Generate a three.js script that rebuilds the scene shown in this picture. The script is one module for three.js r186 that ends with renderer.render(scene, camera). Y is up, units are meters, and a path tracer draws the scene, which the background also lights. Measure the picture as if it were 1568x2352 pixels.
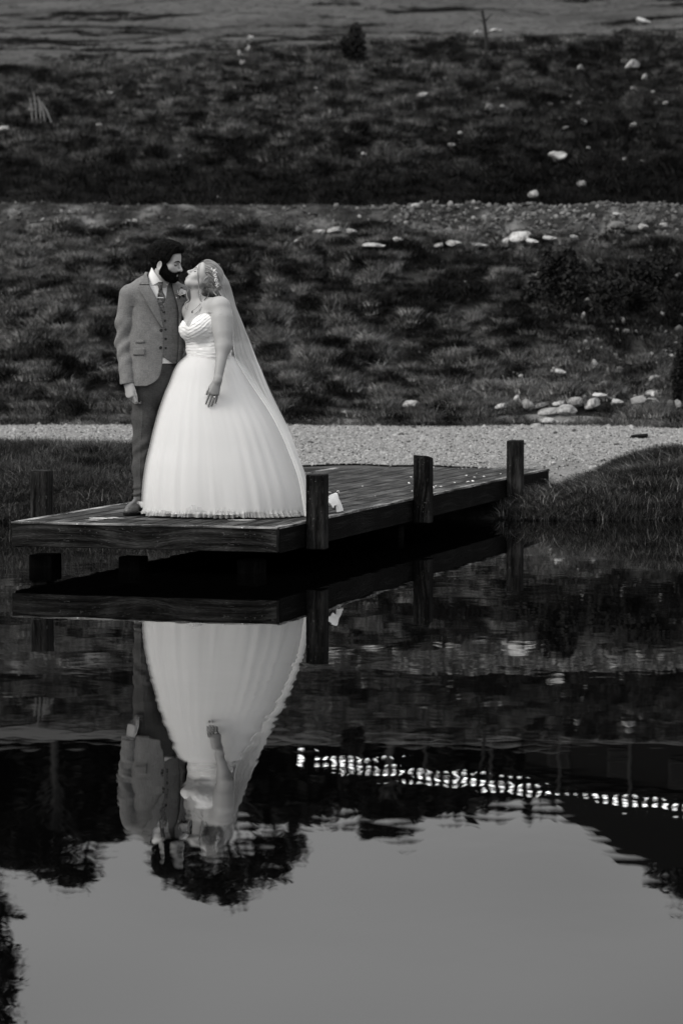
import * as THREE from 'three';
import { mergeGeometries, mergeVertices } from 'three/addons/utils/BufferGeometryUtils.js';
import { RoundedBoxGeometry } from 'three/addons/geometries/RoundedBoxGeometry.js';

// ---------------------------------------------------------------- camera, sky, sun, exposure
const EYE = 1.67, FOCAL = 7100, HORIZON = 705, MIDX = 784, MIDY = 1176;   // lens measured on the photograph at 1568 x 2352
const scene = new THREE.Scene();
const camera = new THREE.PerspectiveCamera(2 * Math.atan(1176 / FOCAL) * 180 / Math.PI, 2 / 3, 0.5, 2000);
camera.filmGauge = 36;
const PITCH = Math.atan((MIDY - HORIZON) / FOCAL);
camera.position.set(0, EYE, 0);
camera.rotation.set(-PITCH, 0, 0);
camera.focus = 20.2;
camera.userData.fStop = 3.5;
camera.updateMatrixWorld();
const renderer = new THREE.WebGLRenderer({ antialias: true });
renderer.toneMapping = THREE.LinearToneMapping;
renderer.toneMappingExposure = 1.12;
renderer.shadowMap.enabled = true;

const sunDir = new THREE.Vector3(-0.70, 0.66, 0.42).normalize();
// overcast sky: brighter towards the zenith and round the veiled sun
function smooth(a, b, x) { const t = Math.min(1, Math.max(0, (x - a) / (b - a))); return t * t * (3 - 2 * t); }
function hash(x, y, z) { let h = (Math.imul(x | 0, 374761393) + Math.imul(y | 0, 668265263) + Math.imul(z | 0, 1274126177)) | 0; h = Math.imul(h ^ (h >>> 13), 1274126177); h ^= h >>> 16; h = Math.imul(h, 2246822519); return ((h ^ (h >>> 13)) >>> 0) / 4294967296; }
function noise(x, y, z = 0) {
  const X = Math.floor(x), Y = Math.floor(y), Z = Math.floor(z); let fx = x - X, fy = y - Y, fz = z - Z;
  fx = fx * fx * (3 - 2 * fx); fy = fy * fy * (3 - 2 * fy); fz = fz * fz * (3 - 2 * fz);
  const l = (a, b, t) => a + (b - a) * t;
  const p = (k) => l(l(hash(X, Y, Z + k), hash(X + 1, Y, Z + k), fx), l(hash(X, Y + 1, Z + k), hash(X + 1, Y + 1, Z + k), fx), fy);
  return (z === 0 ? p(0) : l(p(0), p(1), fz)) * 2 - 1;
}
function fbm(x, y, z = 0, o = 4) { let s = 0, a = 0.5, f = 1; for (let i = 0; i < o; i++) { s += a * noise(x * f + i * 17.3, y * f + i * 9.1, z === 0 ? 0 : z * f + i * 5.7); a *= 0.5; f *= 2.03; } return s; }
function rng(seed) { let s = seed >>> 0; return () => { s = (s + 0x6D2B79F5) | 0; let t = Math.imul(s ^ (s >>> 15), 1 | s); t = (t + Math.imul(t ^ (t >>> 7), 61 | t)) ^ t; return ((t ^ (t >>> 14)) >>> 0) / 4294967296; }; }
{
  const W = 512, Hh = 256, d = new Float32Array(W * Hh * 4);
  for (let j = 0; j < Hh; j++) for (let i = 0; i < W; i++) {
    const e = ((j + 0.5) / Hh - 0.5) * Math.PI, a = ((i + 0.5) / W - 0.5) * 2 * Math.PI;
    const x = Math.cos(e) * Math.cos(a), y = Math.sin(e), z = Math.cos(e) * Math.sin(a);
    let L;
    if (y > -0.01) {
      const yy = Math.max(y, 0), c = Math.max(-1, Math.min(1, x * sunDir.x + y * sunDir.y + z * sunDir.z)), g = Math.acos(c);
      const cl = fbm(x / (yy + 0.22) * 2.1 + 5, z / (yy + 0.22) * 1.6, 0, 4);
      L = 0.405 * (1 + 1.9 * yy) * (1 + 0.30 * cl + 0.42 * fbm(x * 5 + 2.4, y * 11, z * 5 + 7.7, 3)) + 0.8 * Math.exp(-Math.pow(g / 0.75, 2));
    } else L = 0.04;
    const k = (j * W + i) * 4; d[k] = d[k + 1] = d[k + 2] = L; d[k + 3] = 1;
  }
  const t = new THREE.DataTexture(d, W, Hh, THREE.RGBAFormat, THREE.FloatType);
  t.mapping = THREE.EquirectangularReflectionMapping; t.magFilter = THREE.LinearFilter; t.minFilter = THREE.LinearFilter; t.needsUpdate = true;
  scene.background = t; scene.environment = t;
}
const sun = new THREE.DirectionalLight(0xfffaf2, 1.5);
sun.position.copy(sunDir).multiplyScalar(60).add(new THREE.Vector3(0, 0, -30));
sun.target.position.set(0, 0, -30); scene.add(sun.target);
sun.castShadow = true; sun.shadow.radius = 34; sun.shadow.mapSize.set(2048, 2048);
Object.assign(sun.shadow.camera, { left: -40, right: 40, top: 40, bottom: -40, near: 1, far: 200 });
scene.add(sun);

// ---------------------------------------------------------------- helpers
const names = new Map();
function numbered(n) { const k = names.get(n) || 0; names.set(n, k + 1); return k ? `${n}_${String(k).padStart(3, '0')}` : n; }
function shade(o) { o.castShadow = true; o.receiveShadow = true; return o; }
function part(name, geo, mat, parent) { const m = shade(new THREE.Mesh(geo, mat)); m.name = name; parent.add(m); return m; }
function thing(name, label, category, group, pos) { const g = new THREE.Group(); g.name = numbered(name); g.userData = { label, category }; if (group) g.userData.group = group; if (pos) g.position.copy(pos); scene.add(g); return g; }
function solo(name, geo, mat, label, category, group, kind) { const m = shade(new THREE.Mesh(geo, mat)); m.name = numbered(name); m.userData = {}; if (label) m.userData.label = label; if (category) m.userData.category = category; if (group) m.userData.group = group; if (kind) m.userData.kind = kind; scene.add(m); return m; }
function struct(name, geo, mat, label) { const m = solo(name, geo, mat, label, null, null, 'structure'); return m; }
function grey(v, rough = 0.9, o = {}) { const m = new THREE.MeshPhysicalMaterial({ roughness: rough, specularIntensity: rough < 0.5 ? 0.8 : 0.15, ...o }); m.color.setRGB(v, v, v); return m; }
function phys(v, rough = 0.9, o = {}) { const m = new THREE.MeshPhysicalMaterial({ roughness: rough, ...o }); m.color.setRGB(v, v, v); return m; }
function makeTex(w, h, f, o = {}) {   // f(u, v) -> value 0..1 (linear) or [r, g, b]
  const d = new Uint8Array(w * h * 4);
  for (let j = 0; j < h; j++) for (let i = 0; i < w; i++) { const r = f(i / w, j / h, i, j), k = (j * w + i) * 4; const a = Array.isArray(r) ? r : [r, r, r]; for (let c = 0; c < 3; c++) d[k + c] = Math.max(0, Math.min(255, Math.round(a[c] * 255))); d[k + 3] = 255; }
  const t = new THREE.DataTexture(d, w, h); t.wrapS = t.wrapT = THREE.RepeatWrapping; t.magFilter = THREE.LinearFilter; t.minFilter = THREE.LinearMipmapLinearFilter; t.generateMipmaps = true; t.needsUpdate = true;
  if (o.repeat) t.repeat.set(...o.repeat);
  return t;
}
// tiling noise: period p in both axes
function tnoise(x, y, p, s = 0) { const X = Math.floor(x), Y = Math.floor(y); let fx = x - X, fy = y - Y; fx = fx * fx * (3 - 2 * fx); fy = fy * fy * (3 - 2 * fy); const m = (a) => ((a % p) + p) % p; const h = (i, j) => hash(m(X + i), m(Y + j), s + 7); return ((h(0, 0) * (1 - fx) + h(1, 0) * fx) * (1 - fy) + (h(0, 1) * (1 - fx) + h(1, 1) * fx) * fy) * 2 - 1; }
function tnoise2(x, y, px, py, s = 0) { const X = Math.floor(x), Y = Math.floor(y); let fx = x - X, fy = y - Y; fx = fx * fx * (3 - 2 * fx); fy = fy * fy * (3 - 2 * fy); const m = (a, p) => ((a % p) + p) % p; const h = (i, j) => hash(m(X + i, px), m(Y + j, py), s + 7); return ((h(0, 0) * (1 - fx) + h(1, 0) * fx) * (1 - fy) + (h(0, 1) * (1 - fx) + h(1, 1) * fx) * fy) * 2 - 1; }
// a pixel of the photograph (1568 wide) as a ray; where it meets a level or the ground
function ray(px, py) { const v = new THREE.Vector3((px - MIDX) / FOCAL, (MIDY - py) / FOCAL, -1); v.applyEuler(camera.rotation); return v.divideScalar(-v.z); }   // per metre of depth
function onLevel(px, py, y) { const r = ray(px, py), d = (y - EYE) / r.y; return new THREE.Vector3(r.x * d, y, -d); }
function onGround(px, py, from = 23) { const r = ray(px, py); let d = from; for (; d < 240; d += 0.05) if (H(r.x * d, d) > EYE + r.y * d) break; return new THREE.Vector3(r.x * d, H(r.x * d, d), -d); }
function pxPerM(d) { return FOCAL / d; }

// ---------------------------------------------------------------- the land: height at x, metres d in front of the camera
function lerpPts(p, d) { for (let i = 1; i < p.length; i++) if (d <= p[i][0]) { const a = p[i - 1], b = p[i], t = Math.max(0, (d - a[0]) / (b[0] - a[0])); return a[1] + (b[1] - a[1]) * t; } return p[p.length - 1][1]; }
const PROFILE = [[26.2, 0.31], [31, 0.48], [32.2, 0.76], [38.0, 2.42], [39.2, 2.93], [42.6, 3.0], [43.6, 3.2], [62, 6.78], [90, 10.6], [146, 19.0], [152, 19.7], [170, 20.0], [300, 21], [800, 30]];
function shoreFar(x) { return 24.0 + 0.42 * smooth(-1.5, 2.5, x) + 0.12 * noise(x * 1.1, 3.3) - 0.05 * noise(x * 3.3, 9.9); }
function pathFront(x) { return 26.35 + 0.45 * smooth(-1.2, -2.4, x) + 0.9 * smooth(1.9, 4.2, x) + 0.10 * noise(x * 1.7, 8.2) + 0.05 * noise(x * 5, 2.2); }
function pathBack(x) { return 31.0 - 0.5 * smooth(1, 6, x) + 0.22 * noise(x * 0.9, 1.2) + 0.10 * noise(x * 3.1, 4.4); }
function slopeTop(x) { return 62 + 0.6 * Math.max(-14, Math.min(14, x)) + 0.5 * noise(x * 0.4, 6.6); }      // where the rough slope gives way to the meadow
function tuss(x, d) {   // tussocks: rounded heads with sharp hollows between
  const w = 0.25 * noise(x * 2.1, d * 2.1 + 5), a = Math.abs(noise(x * 2.3 + w, d * 2.5 + 3.1 + w)), b = Math.abs(noise(x * 4.6 + 11, d * 5.2 - w));
  return 1.5 * a + 0.75 * b - 0.62 + 0.12 * noise(x * 9, d * 9);
}
// living and dry turf against dark heath: a patchy mix, 0 dark to 1 pale
function patchy(x, d, sx, sd) { const n = fbm(x * sx + 13, d * sd + 4, 0, 3), m = noise(x * sx * 6.2, d * sd * 6.0 + 8) + 0.6 * noise(x * sx * 2.6 + 40, d * sd * 2.9), big = fbm(x * 0.22 + 20, d * 0.25, 0, 2); return smooth(-0.24, 0.30, n * 0.5 + m * 0.7 + big * 0.35); }
const stoneSpots = [];
function nearStone(x, d) { for (const [sx, sd, r] of stoneSpots) if (Math.abs(x - sx) < r * 0.7 && d > sd - r - 0.12 && d < sd + r * 0.5) return true; return false; }
function H(x, d) {
  const sh = shoreFar(x);
  // the pond and its far shore
  const side = smooth(13, 17, Math.abs(x)), nearShore = smooth(5.0, 2.6, d);
  if (d < 26.8) {
    let y = -0.9;
    y = Math.max(y, -0.9 + 0.9 * smooth(sh - 1.6, sh, d));
    if (d > sh) { const t = d - sh; y = 0.24 * (1 - Math.exp(-t / 0.22)) + 0.03 * Math.min(t, 2.2); }
    const off = smooth(-2.05, -2.45, x - 0.32 * (d - 24)) + smooth(1.9, 2.8, x - 0.1 * (d - 25));
    const mound = (x > 0 ? 0.165 : 0.19) * Math.exp(-Math.pow((d - 25.75) / 0.85, 2)) * off * (1 - Math.exp(-Math.max(0, d - sh) / 0.3));
    y += mound * smooth(sh, sh + 0.4, d) + (d > sh ? 0.035 * off * fbm(x * 2.2, d * 2.2) : 0);
    if (d > 25.9) { const t = smooth(25.9, 26.8, d); y = y * (1 - t) + (lerpPts(PROFILE, Math.max(d, 26.2)) + mound) * t; }
    if (y > 0) y *= 1 - 0.55 * Math.exp(-Math.pow((x - 1.55 - 0.3 * (d - 25.4)) / 0.45, 2)) * smooth(26.7, 26.2, d);
    y = y * (1 - Math.max(side, nearShore)) + Math.max(side, nearShore) * 0.3;
    return y;
  }
  let y = lerpPts(PROFILE, d);
  if (d < 28) { const off = smooth(-2.05, -2.45, x - 0.32 * (d - 24)) + smooth(1.9, 2.8, x - 0.1 * (d - 25)); y += (x > 0 ? 0.165 : 0.19) * Math.exp(-Math.pow((d - 25.75) / 0.85, 2)) * off; }
  const pb = pathBack(x);
  if (d > pb) {
    const t1 = smooth(pb, pb + 0.9, d) * smooth(39.3, 38.6, d);
    y += t1 * (0.12 * tuss(x * 1.15, d * 1.15) + 0.22 * noise(x * 0.35, d * 0.3 + 7)) + 0.10 * smooth(pb, pb + 0.25, d) * smooth(pb + 2, pb + 0.6, d);
    const st = slopeTop(x), t2 = smooth(42.8, 44.5, d) * smooth(st + 1.5, st - 1.5, d);
    y += t2 * (0.22 * tuss(x * 1.15 + 31, d * 1.1) + 0.16 * noise(x * 0.25, d * 0.25 + 40));
    const t3 = smooth(st - 1, st + 2, d) * smooth(170, 120, d);
    y += t3 * (0.10 * noise(x * 0.35, d * 0.35) + 0.25 * noise(x * 0.08, d * 0.07) + 0.05 * noise(x * 1.3, d * 1.1));
    const bank = smooth(37.6, 38.4, d) * smooth(39.6, 39.2, d); y += bank * 0.09 * fbm(x * 3, d * 4);
    y += smooth(34, 60, d) * smooth(0, 14, Math.abs(x)) * 0.02 * x * smooth(20, 10, Math.abs(x));
  }
  if (Math.abs(x) > 30) y += 2 * fbm(x * 0.02, d * 0.02) * smooth(30, 90, Math.abs(x)) * smooth(30, 80, d);
  return y;
}

// ---------------------------------------------------------------- ground sheet
function steps(list) { const out = [list[0][0]]; for (let i = 0; i < list.length - 1; i++) { const [a, s0] = list[i], [b, s1] = list[i + 1]; let p = a; while (p < b - 1e-6) { const t = (p - a) / (b - a); p += s0 * Math.pow(s1 / s0, t); out.push(Math.min(p, b)); } } return out; }
const bumpGround = makeTex(512, 512, (u, v) => { let s = 0, a = 0.5, f = 16; for (let i = 0; i < 5; i++) { s += a * tnoise(u * f, v * f, f, i); a *= 0.6; f *= 2; } return 0.5 + 0.5 * s; });
function soilTone(x, d) {   // reflectance of the ground itself: peaty soil, moss, gravelly turf, meadow
  const pb = pathBack(x), st = slopeTop(x), n = fbm(x * 1.1, d * 0.9, 0, 4);
  if (d < 26.2) return 0.02 + 0.01 * n;
  if (d < pb) return 0.07;
  if (d < 37.8) { const rough = smooth(1.2, 3.2, x) * smooth(36.5, 33.5, d); return 0.006 + 0.022 * patchy(x, d, 1.5, 1.4) + rough * 0.05 * smooth(0.1, 0.5, fbm(x * 4, d * 4, 0, 3)); }
  if (d < 43.2) return 0.03 + 0.15 * smooth(-0.15, 0.45, fbm(x * 3.2, d * 3.1, 0, 4)) * smooth(37.6, 38.6, d);
  const t = smooth(st - 0.7, st + 0.7, d + 0.9 * n);
  return Math.max(0.004, (0.004 + 0.020 * patchy(x, d, 0.9, 1.3)) * (1 - t) + t * (0.070 + 0.026 * fbm(x * 0.25, d * 0.5 + 9) + 0.02 * fbm(x * 0.9, d * 1.6) - 0.022 * smooth(0.24, 0.46, fbm(x * 0.45 + 70, d * 0.45))));
}
{
  const xs = steps([[-260, 40], [-40, 4], [-11, 0.16], [-6.5, 0.085], [6.5, 0.085], [11, 0.16], [40, 4], [260, 40]]);
  const ds = steps([[-200, 30], [-4, 1], [22, 0.4], [23.0, 0.06], [27, 0.09], [40, 0.1], [44, 0.11], [58, 0.15], [70, 0.22], [95, 0.5], [175, 3], [900, 60]]);
  const nx = xs.length, nd = ds.length, P = new Float32Array(nx * nd * 3), U = new Float32Array(nx * nd * 2), C = new Float32Array(nx * nd * 3), I = [];
  for (let j = 0; j < nd; j++) for (let i = 0; i < nx; i++) {
    const k = j * nx + i, x = xs[i], d = ds[j];
    P.set([x, H(x, d) - (d > 26.9 && d < pathBack(x) - 0.1 ? 0.02 : 0), -d], k * 3); U.set([x / 3, d / 3], k * 2); const c = soilTone(x, d); C.set([c, c, c], k * 3);
    if (i && j) I.push(k - nx - 1, k - nx, k, k - nx - 1, k, k - 1);
  }
  const g = new THREE.BufferGeometry(); g.setAttribute('position', new THREE.BufferAttribute(P, 3)); g.setAttribute('uv', new THREE.BufferAttribute(U, 2)); g.setAttribute('color', new THREE.BufferAttribute(C, 3)); g.setIndex(I); g.computeVertexNormals();
  struct('ground', g, grey(1, 1, { vertexColors: true, bumpMap: bumpGround, bumpScale: 0.07 }), 'dark grassy hillside, bank and pond shore rising behind the couple');
}

// ---------------------------------------------------------------- pond: still water with slow ripples
{
  const N = 1024, tile = 9, h = new Float32Array(N * N), r = rng(5);
  const waves = []; for (let i = 0; i < 46; i++) { const lam = 0.075 * Math.pow(12, Math.pow(r(), 1.1)), dir = Math.PI / 2 + (r() - 0.5) * 2.3; const kx = Math.round(Math.cos(dir) * tile / lam), ky = Math.round(Math.sin(dir) * tile / lam); waves.push([kx, ky, r() * 6.28, (0.00024 + 0.00014 * r()) * (lam > 0.9 ? 0.9 : 1)]); }
  const sx = new Float32Array(N * N), sy = new Float32Array(N * N);
  for (const [kx, ky, ph, sl] of waves) { const K = Math.hypot(kx, ky) || 1; const cs = new Float32Array(N), sn = new Float32Array(N); for (let i = 0; i < N; i++) { cs[i] = Math.cos(2 * Math.PI * kx * i / N); sn[i] = Math.sin(2 * Math.PI * kx * i / N); } for (let j = 0; j < N; j++) { const q = 2 * Math.PI * ky * j / N + ph, cq = Math.cos(q), sq = Math.sin(q); for (let i = 0; i < N; i++) { const c = (cs[i] * cq - sn[i] * sq) * sl; sx[j * N + i] += c * kx / K; sy[j * N + i] += c * ky / K; } } }
  const K = 60, data = new Float32Array(N * N * 4);
  for (let j = 0; j < N; j++) for (let i = 0; i < N; i++) { const k = j * N + i, patch = 0.75 + 0.5 * tnoise(i / N * 6, j / N * 5, 30, 3); data.set([0.5 - 0.5 * sx[k] * K * patch, 0.5 - 0.5 * sy[k] * K * patch, 1, 1], k * 4); }
  const t = new THREE.DataTexture(data, N, N, THREE.RGBAFormat, THREE.FloatType); t.wrapS = t.wrapT = THREE.RepeatWrapping; t.magFilter = THREE.LinearFilter; t.needsUpdate = true;
  const g = new THREE.PlaneGeometry(44, 30, 4, 4); g.rotateX(-Math.PI / 2); g.translate(0, 0, -14);
  const p = g.attributes.position, u = g.attributes.uv; for (let i = 0; i < p.count; i++) u.setXY(i, p.getX(i) / tile, -p.getZ(i) / tile);
  const m = phys(0.0008, 0.008, { ior: 1.333, specularIntensity: 0.8, normalMap: t }); m.normalScale.set(1 / K, 1 / K);
  struct('pond_water', g, m, 'still dark pond water with slow ripples mirroring the couple and the sky');
}

// ---------------------------------------------------------------- gravel path and its stones
{
  const P = [], U = [], C = [], I = [], nx = 260, nd = 60;
  const inset = (x, d, t) => 0;
  for (let j = 0; j <= nd; j++) for (let i = 0; i <= nx; i++) {
    const x = -10 + 20 * i / nx, a = pathFront(x), b = pathBack(x) + 0.12, d = a + (b - a) * j / nd, c = 0.185 + 0.05 * fbm(x * 1.3, d * 1.6) + 0.03 * noise(x * 9, d * 9);
    P.push(x, H(x, d) + 0.016, -d); U.push(x / 0.6, d / 0.6); C.push(c, c, c);
    if (i && j) { const k = j * (nx + 1) + i; I.push(k - nx - 2, k - nx - 1, k, k - nx - 2, k, k - 1); }
  }
  const g = new THREE.BufferGeometry(); g.setAttribute('position', new THREE.Float32BufferAttribute(P, 3)); g.setAttribute('uv', new THREE.Float32BufferAttribute(U, 2)); g.setAttribute('color', new THREE.Float32BufferAttribute(C, 3)); g.setIndex(I); g.computeVertexNormals();
  struct('gravel_path', g, grey(1, 0.95, { vertexColors: true, bumpMap: bumpGround, bumpScale: 0.014 }), 'pale gravel path crossing behind the jetty');
  const r = rng(77), geo = new THREE.IcosahedronGeometry(0.5, 1); { const p = geo.attributes.position; for (let i = 0; i < p.count; i++) { const s = 0.8 + 0.45 * hash(Math.round(p.getX(i) * 50), Math.round(p.getY(i) * 50), Math.round(p.getZ(i) * 50)); p.setXYZ(i, p.getX(i) * s, p.getY(i) * s * 0.6, p.getZ(i) * s); } geo.computeVertexNormals(); }
  const n = 90000, mesh = new THREE.InstancedMesh(geo, grey(1, 0.9), n), m4 = new THREE.Matrix4(), q = new THREE.Quaternion(), e = new THREE.Euler(), col = new THREE.Color();
  for (let i = 0; i < n; i++) {
    const x = (r() - 0.5) * 15, a = pathFront(x), b = pathBack(x) + 0.1, d = a + (b - a) * Math.pow(r(), 1.15) + (r() < 0.06 ? (r() - 0.6) * 0.5 : 0), s = 0.011 + 0.013 * Math.pow(r(), 2.4) + (r() < 0.01 ? 0.03 : 0);
    e.set(r() * 0.7, r() * 6.28, r() * 0.7); q.setFromEuler(e); m4.compose(new THREE.Vector3(x, H(x, d) + 0.016 + s * 0.12, -d), q, new THREE.Vector3(s * (0.8 + 0.6 * r()), s, s)); mesh.setMatrixAt(i, m4);
    const v = r() < 0.10 ? 0.035 + 0.04 * r() : 0.19 + 0.24 * r() * r() + 0.05 * r(); col.setRGB(v, v, v); mesh.setColorAt(i, col);
  }
  shade(mesh); mesh.name = 'gravel'; mesh.userData = { label: 'loose pale gravel stones covering the path', kind: 'stuff', category: 'gravel' }; scene.add(mesh);
}

// ---------------------------------------------------------------- grass: tufts of blades, far too many to count
function tuftGeo(seed, blades, h, spread, width, lean, segs = 3) {
  const r = rng(seed), P = [], N = [], I = [];
  for (let b = 0; b < blades; b++) {
    const a = r() * 6.283, ra = Math.sqrt(r()) * spread, bx = Math.cos(a) * ra, bz = Math.sin(a) * ra, f = a + (r() - 0.5) * 1.6, hh = h * (0.55 + 0.6 * r()), ln = lean * (0.4 + r()), w = width * (0.7 + 0.6 * r()), tw = r() * 6.283;
    const base = P.length / 3;
    for (let s = 0; s <= segs; s++) {
      const t = s / segs, out = ln * t * t * hh, y = hh * (t - 0.32 * ln * t * t * t), ww = w * (1 - t * 0.92);
      const cx = bx + Math.cos(f) * out, cz = bz + Math.sin(f) * out, dx = Math.cos(tw) * ww, dz = Math.sin(tw) * ww;
      P.push(cx - dx, y, cz - dz, cx + dx, y, cz + dz);
      for (let q = 0; q < 2; q++) N.push(Math.cos(f) * 0.45, 0.8, Math.sin(f) * 0.45);
      if (s) { const k = base + s * 2; I.push(k - 2, k - 1, k + 1, k - 2, k + 1, k); }
    }
  }
  const g = new THREE.BufferGeometry(); g.setAttribute('position', new THREE.Float32BufferAttribute(P, 3)); g.setAttribute('normal', new THREE.Float32BufferAttribute(N, 3)); g.setIndex(I); return g;
}
const bladeMat = phys(1, 0.75, { side: THREE.DoubleSide, transmission: 0.25, thickness: 0, specularIntensity: 0.12 });
function scatter(name, label, geo, n, seed, place) {   // place(r) -> [x, d, size, tone, sink] or null
  const r = rng(seed), M = [], T = []; const m4 = new THREE.Matrix4(), q = new THREE.Quaternion(), e = new THREE.Euler();
  for (let i = 0; i < n; i++) {
    const p = place(r); if (!p) continue; const [x, d, s, tone, sink = 0.02] = p;
    e.set((r() - 0.5) * 0.5, r() * 6.283, (r() - 0.5) * 0.5); q.setFromEuler(e);
    M.push(m4.clone().compose(new THREE.Vector3(x, H(x, d) - sink, -d), q, new THREE.Vector3(s * (0.85 + 0.3 * r()), s * (0.8 + 0.4 * r()), s * (0.85 + 0.3 * r())))); T.push(tone);
  }
  const mesh = new THREE.InstancedMesh(geo, bladeMat, M.length), c = new THREE.Color();
  M.forEach((m, i) => { mesh.setMatrixAt(i, m); c.setRGB(T[i], T[i], T[i]); mesh.setColorAt(i, c); });
  shade(mesh); mesh.name = name; mesh.userData = { label, kind: 'stuff', category: 'grass' }; scene.add(mesh); return mesh;
}
const onJetty = (x, d, m = 0.05) => { const s = toJetty(x, d); return s.a > -0.1 && s.a < JL + 0.06 && s.b > -m && s.b < JW + m; };
function turf(x, d, r) { const big = fbm(x * 0.28 + 20, d * 0.28, 0, 2), dark = smooth(1.2, 4.0, x + 1.5 * big) * smooth(32.5, 34.0, d + big) * smooth(38.6, 37, d); const h = tuss(x * 1.15, d * 1.15); return (0.006 + 0.38 * patchy(x, d, 1.5, 1.4) * (0.4 + 0.6 * smooth(-0.35, 0.35, h)) * (0.2 + 1.5 * r() * r())) * (1 - 0.78 * dark); }
const clump = tuftGeo(11, 48, 0.065, 0.075, 0.0024, 1.0, 2), clump2 = tuftGeo(12, 46, 0.105, 0.115, 0.0030, 1.5, 3), fine = tuftGeo(13, 48, 0.10, 0.10, 0.0026, 0.9, 2);

// ---------------------------------------------------------------- jetty: frame a = metres along from the near edge, b = metres across from the right-hand edge
const DECK = 0.305, JA = onLevel(637, 1212, DECK), JD = new THREE.Vector3(Math.sin(0.2985), 0, -Math.cos(0.2985)), JL = 7.3, JW = 1.78;
const JB = new THREE.Vector3(-Math.cos(0.2985), 0, -Math.sin(0.2985));   // towards the left-hand edge
function toJetty(x, d) { const vx = x - JA.x, vz = -d - JA.z; return { a: vx * JD.x + vz * JD.z, b: vx * JB.x + vz * JB.z }; }
const woodTex = (() => { const W = 512, Hh = 512; return makeTex(W, Hh, (u, v) => { const w = v + 0.03 * tnoise(u * 3, v * 3, 3, 5); const g = tnoise2(u * 3, w * 44, 3, 44, 1) * 0.6 + tnoise2(u * 8, w * 110, 8, 110, 2) * 0.45 + tnoise2(u * 50, w * 220, 50, 220, 3) * 0.3; const blotch = tnoise(u * 5, v * 5, 5, 8) * 0.6 + tnoise(u * 13, v * 13, 13, 18) * 0.3; const f1 = tnoise2(u * 70, v * 150, 70, 150, 9), fleck = f1 > 0.74 ? 0.9 * (tnoise(u * 9, v * 9, 9, 30) > 0 ? 1 : 0.2) : 0; return Math.pow(Math.max(0, 0.42 + 0.36 * g + 0.3 * blotch), 2.2) + fleck * 0.6; }); })();
const woodBump = woodTex;
function woodMat(v, rough, bump = 0.003) { return grey(v, rough, { map: woodTex, bumpMap: woodBump, bumpScale: bump }); }
const deckMats = [0.19, 0.15, 0.21, 0.17].map((v) => woodMat(v, 0.62, 0.0025)), fasciaMat = woodMat(0.072, 0.8, 0.006), sideShadeMat = woodMat(0.014, 0.85, 0.006), capMat = woodMat(0.9, 0.8, 0.003), postMat = woodMat(0.075, 0.8, 0.006), underMat = woodMat(0.012, 0.9), jointMat = grey(0.004, 1);  // side boards: the fascia timber with the shade put into its colour
// a board of length l (x), height h (y), depth w (z), with uv in metres along the grain
function board(l, h, w, seed, bev = 0.004) {
  const g = new RoundedBoxGeometry(l, h, w, 1, Math.min(bev, h / 3, w / 3)), p = g.attributes.position, n = g.attributes.normal, u = g.attributes.uv, o = hash(seed, 3, 1) * 5, o2 = hash(seed, 8, 2) * 5;
  for (let i = 0; i < p.count; i++) { const ny = Math.abs(n.getY(i)) > 0.7; if (Math.abs(n.getX(i)) > 0.7) u.setXY(i, o + p.getY(i), o2 + p.getZ(i)); else u.setXY(i, (p.getX(i)) / 1.1 + o, (ny ? p.getZ(i) : p.getY(i)) / 0.9 + o2); }
  return g;
}
const jetty = thing('wooden_jetty', 'dark timber jetty reaching from the gravel path over the pond', 'jetty', null, JA.clone());
jetty.rotation.y = Math.PI / 2 - 0.2985;   // local +x runs along the jetty away from the water edge, local -z to the left-hand side
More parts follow.
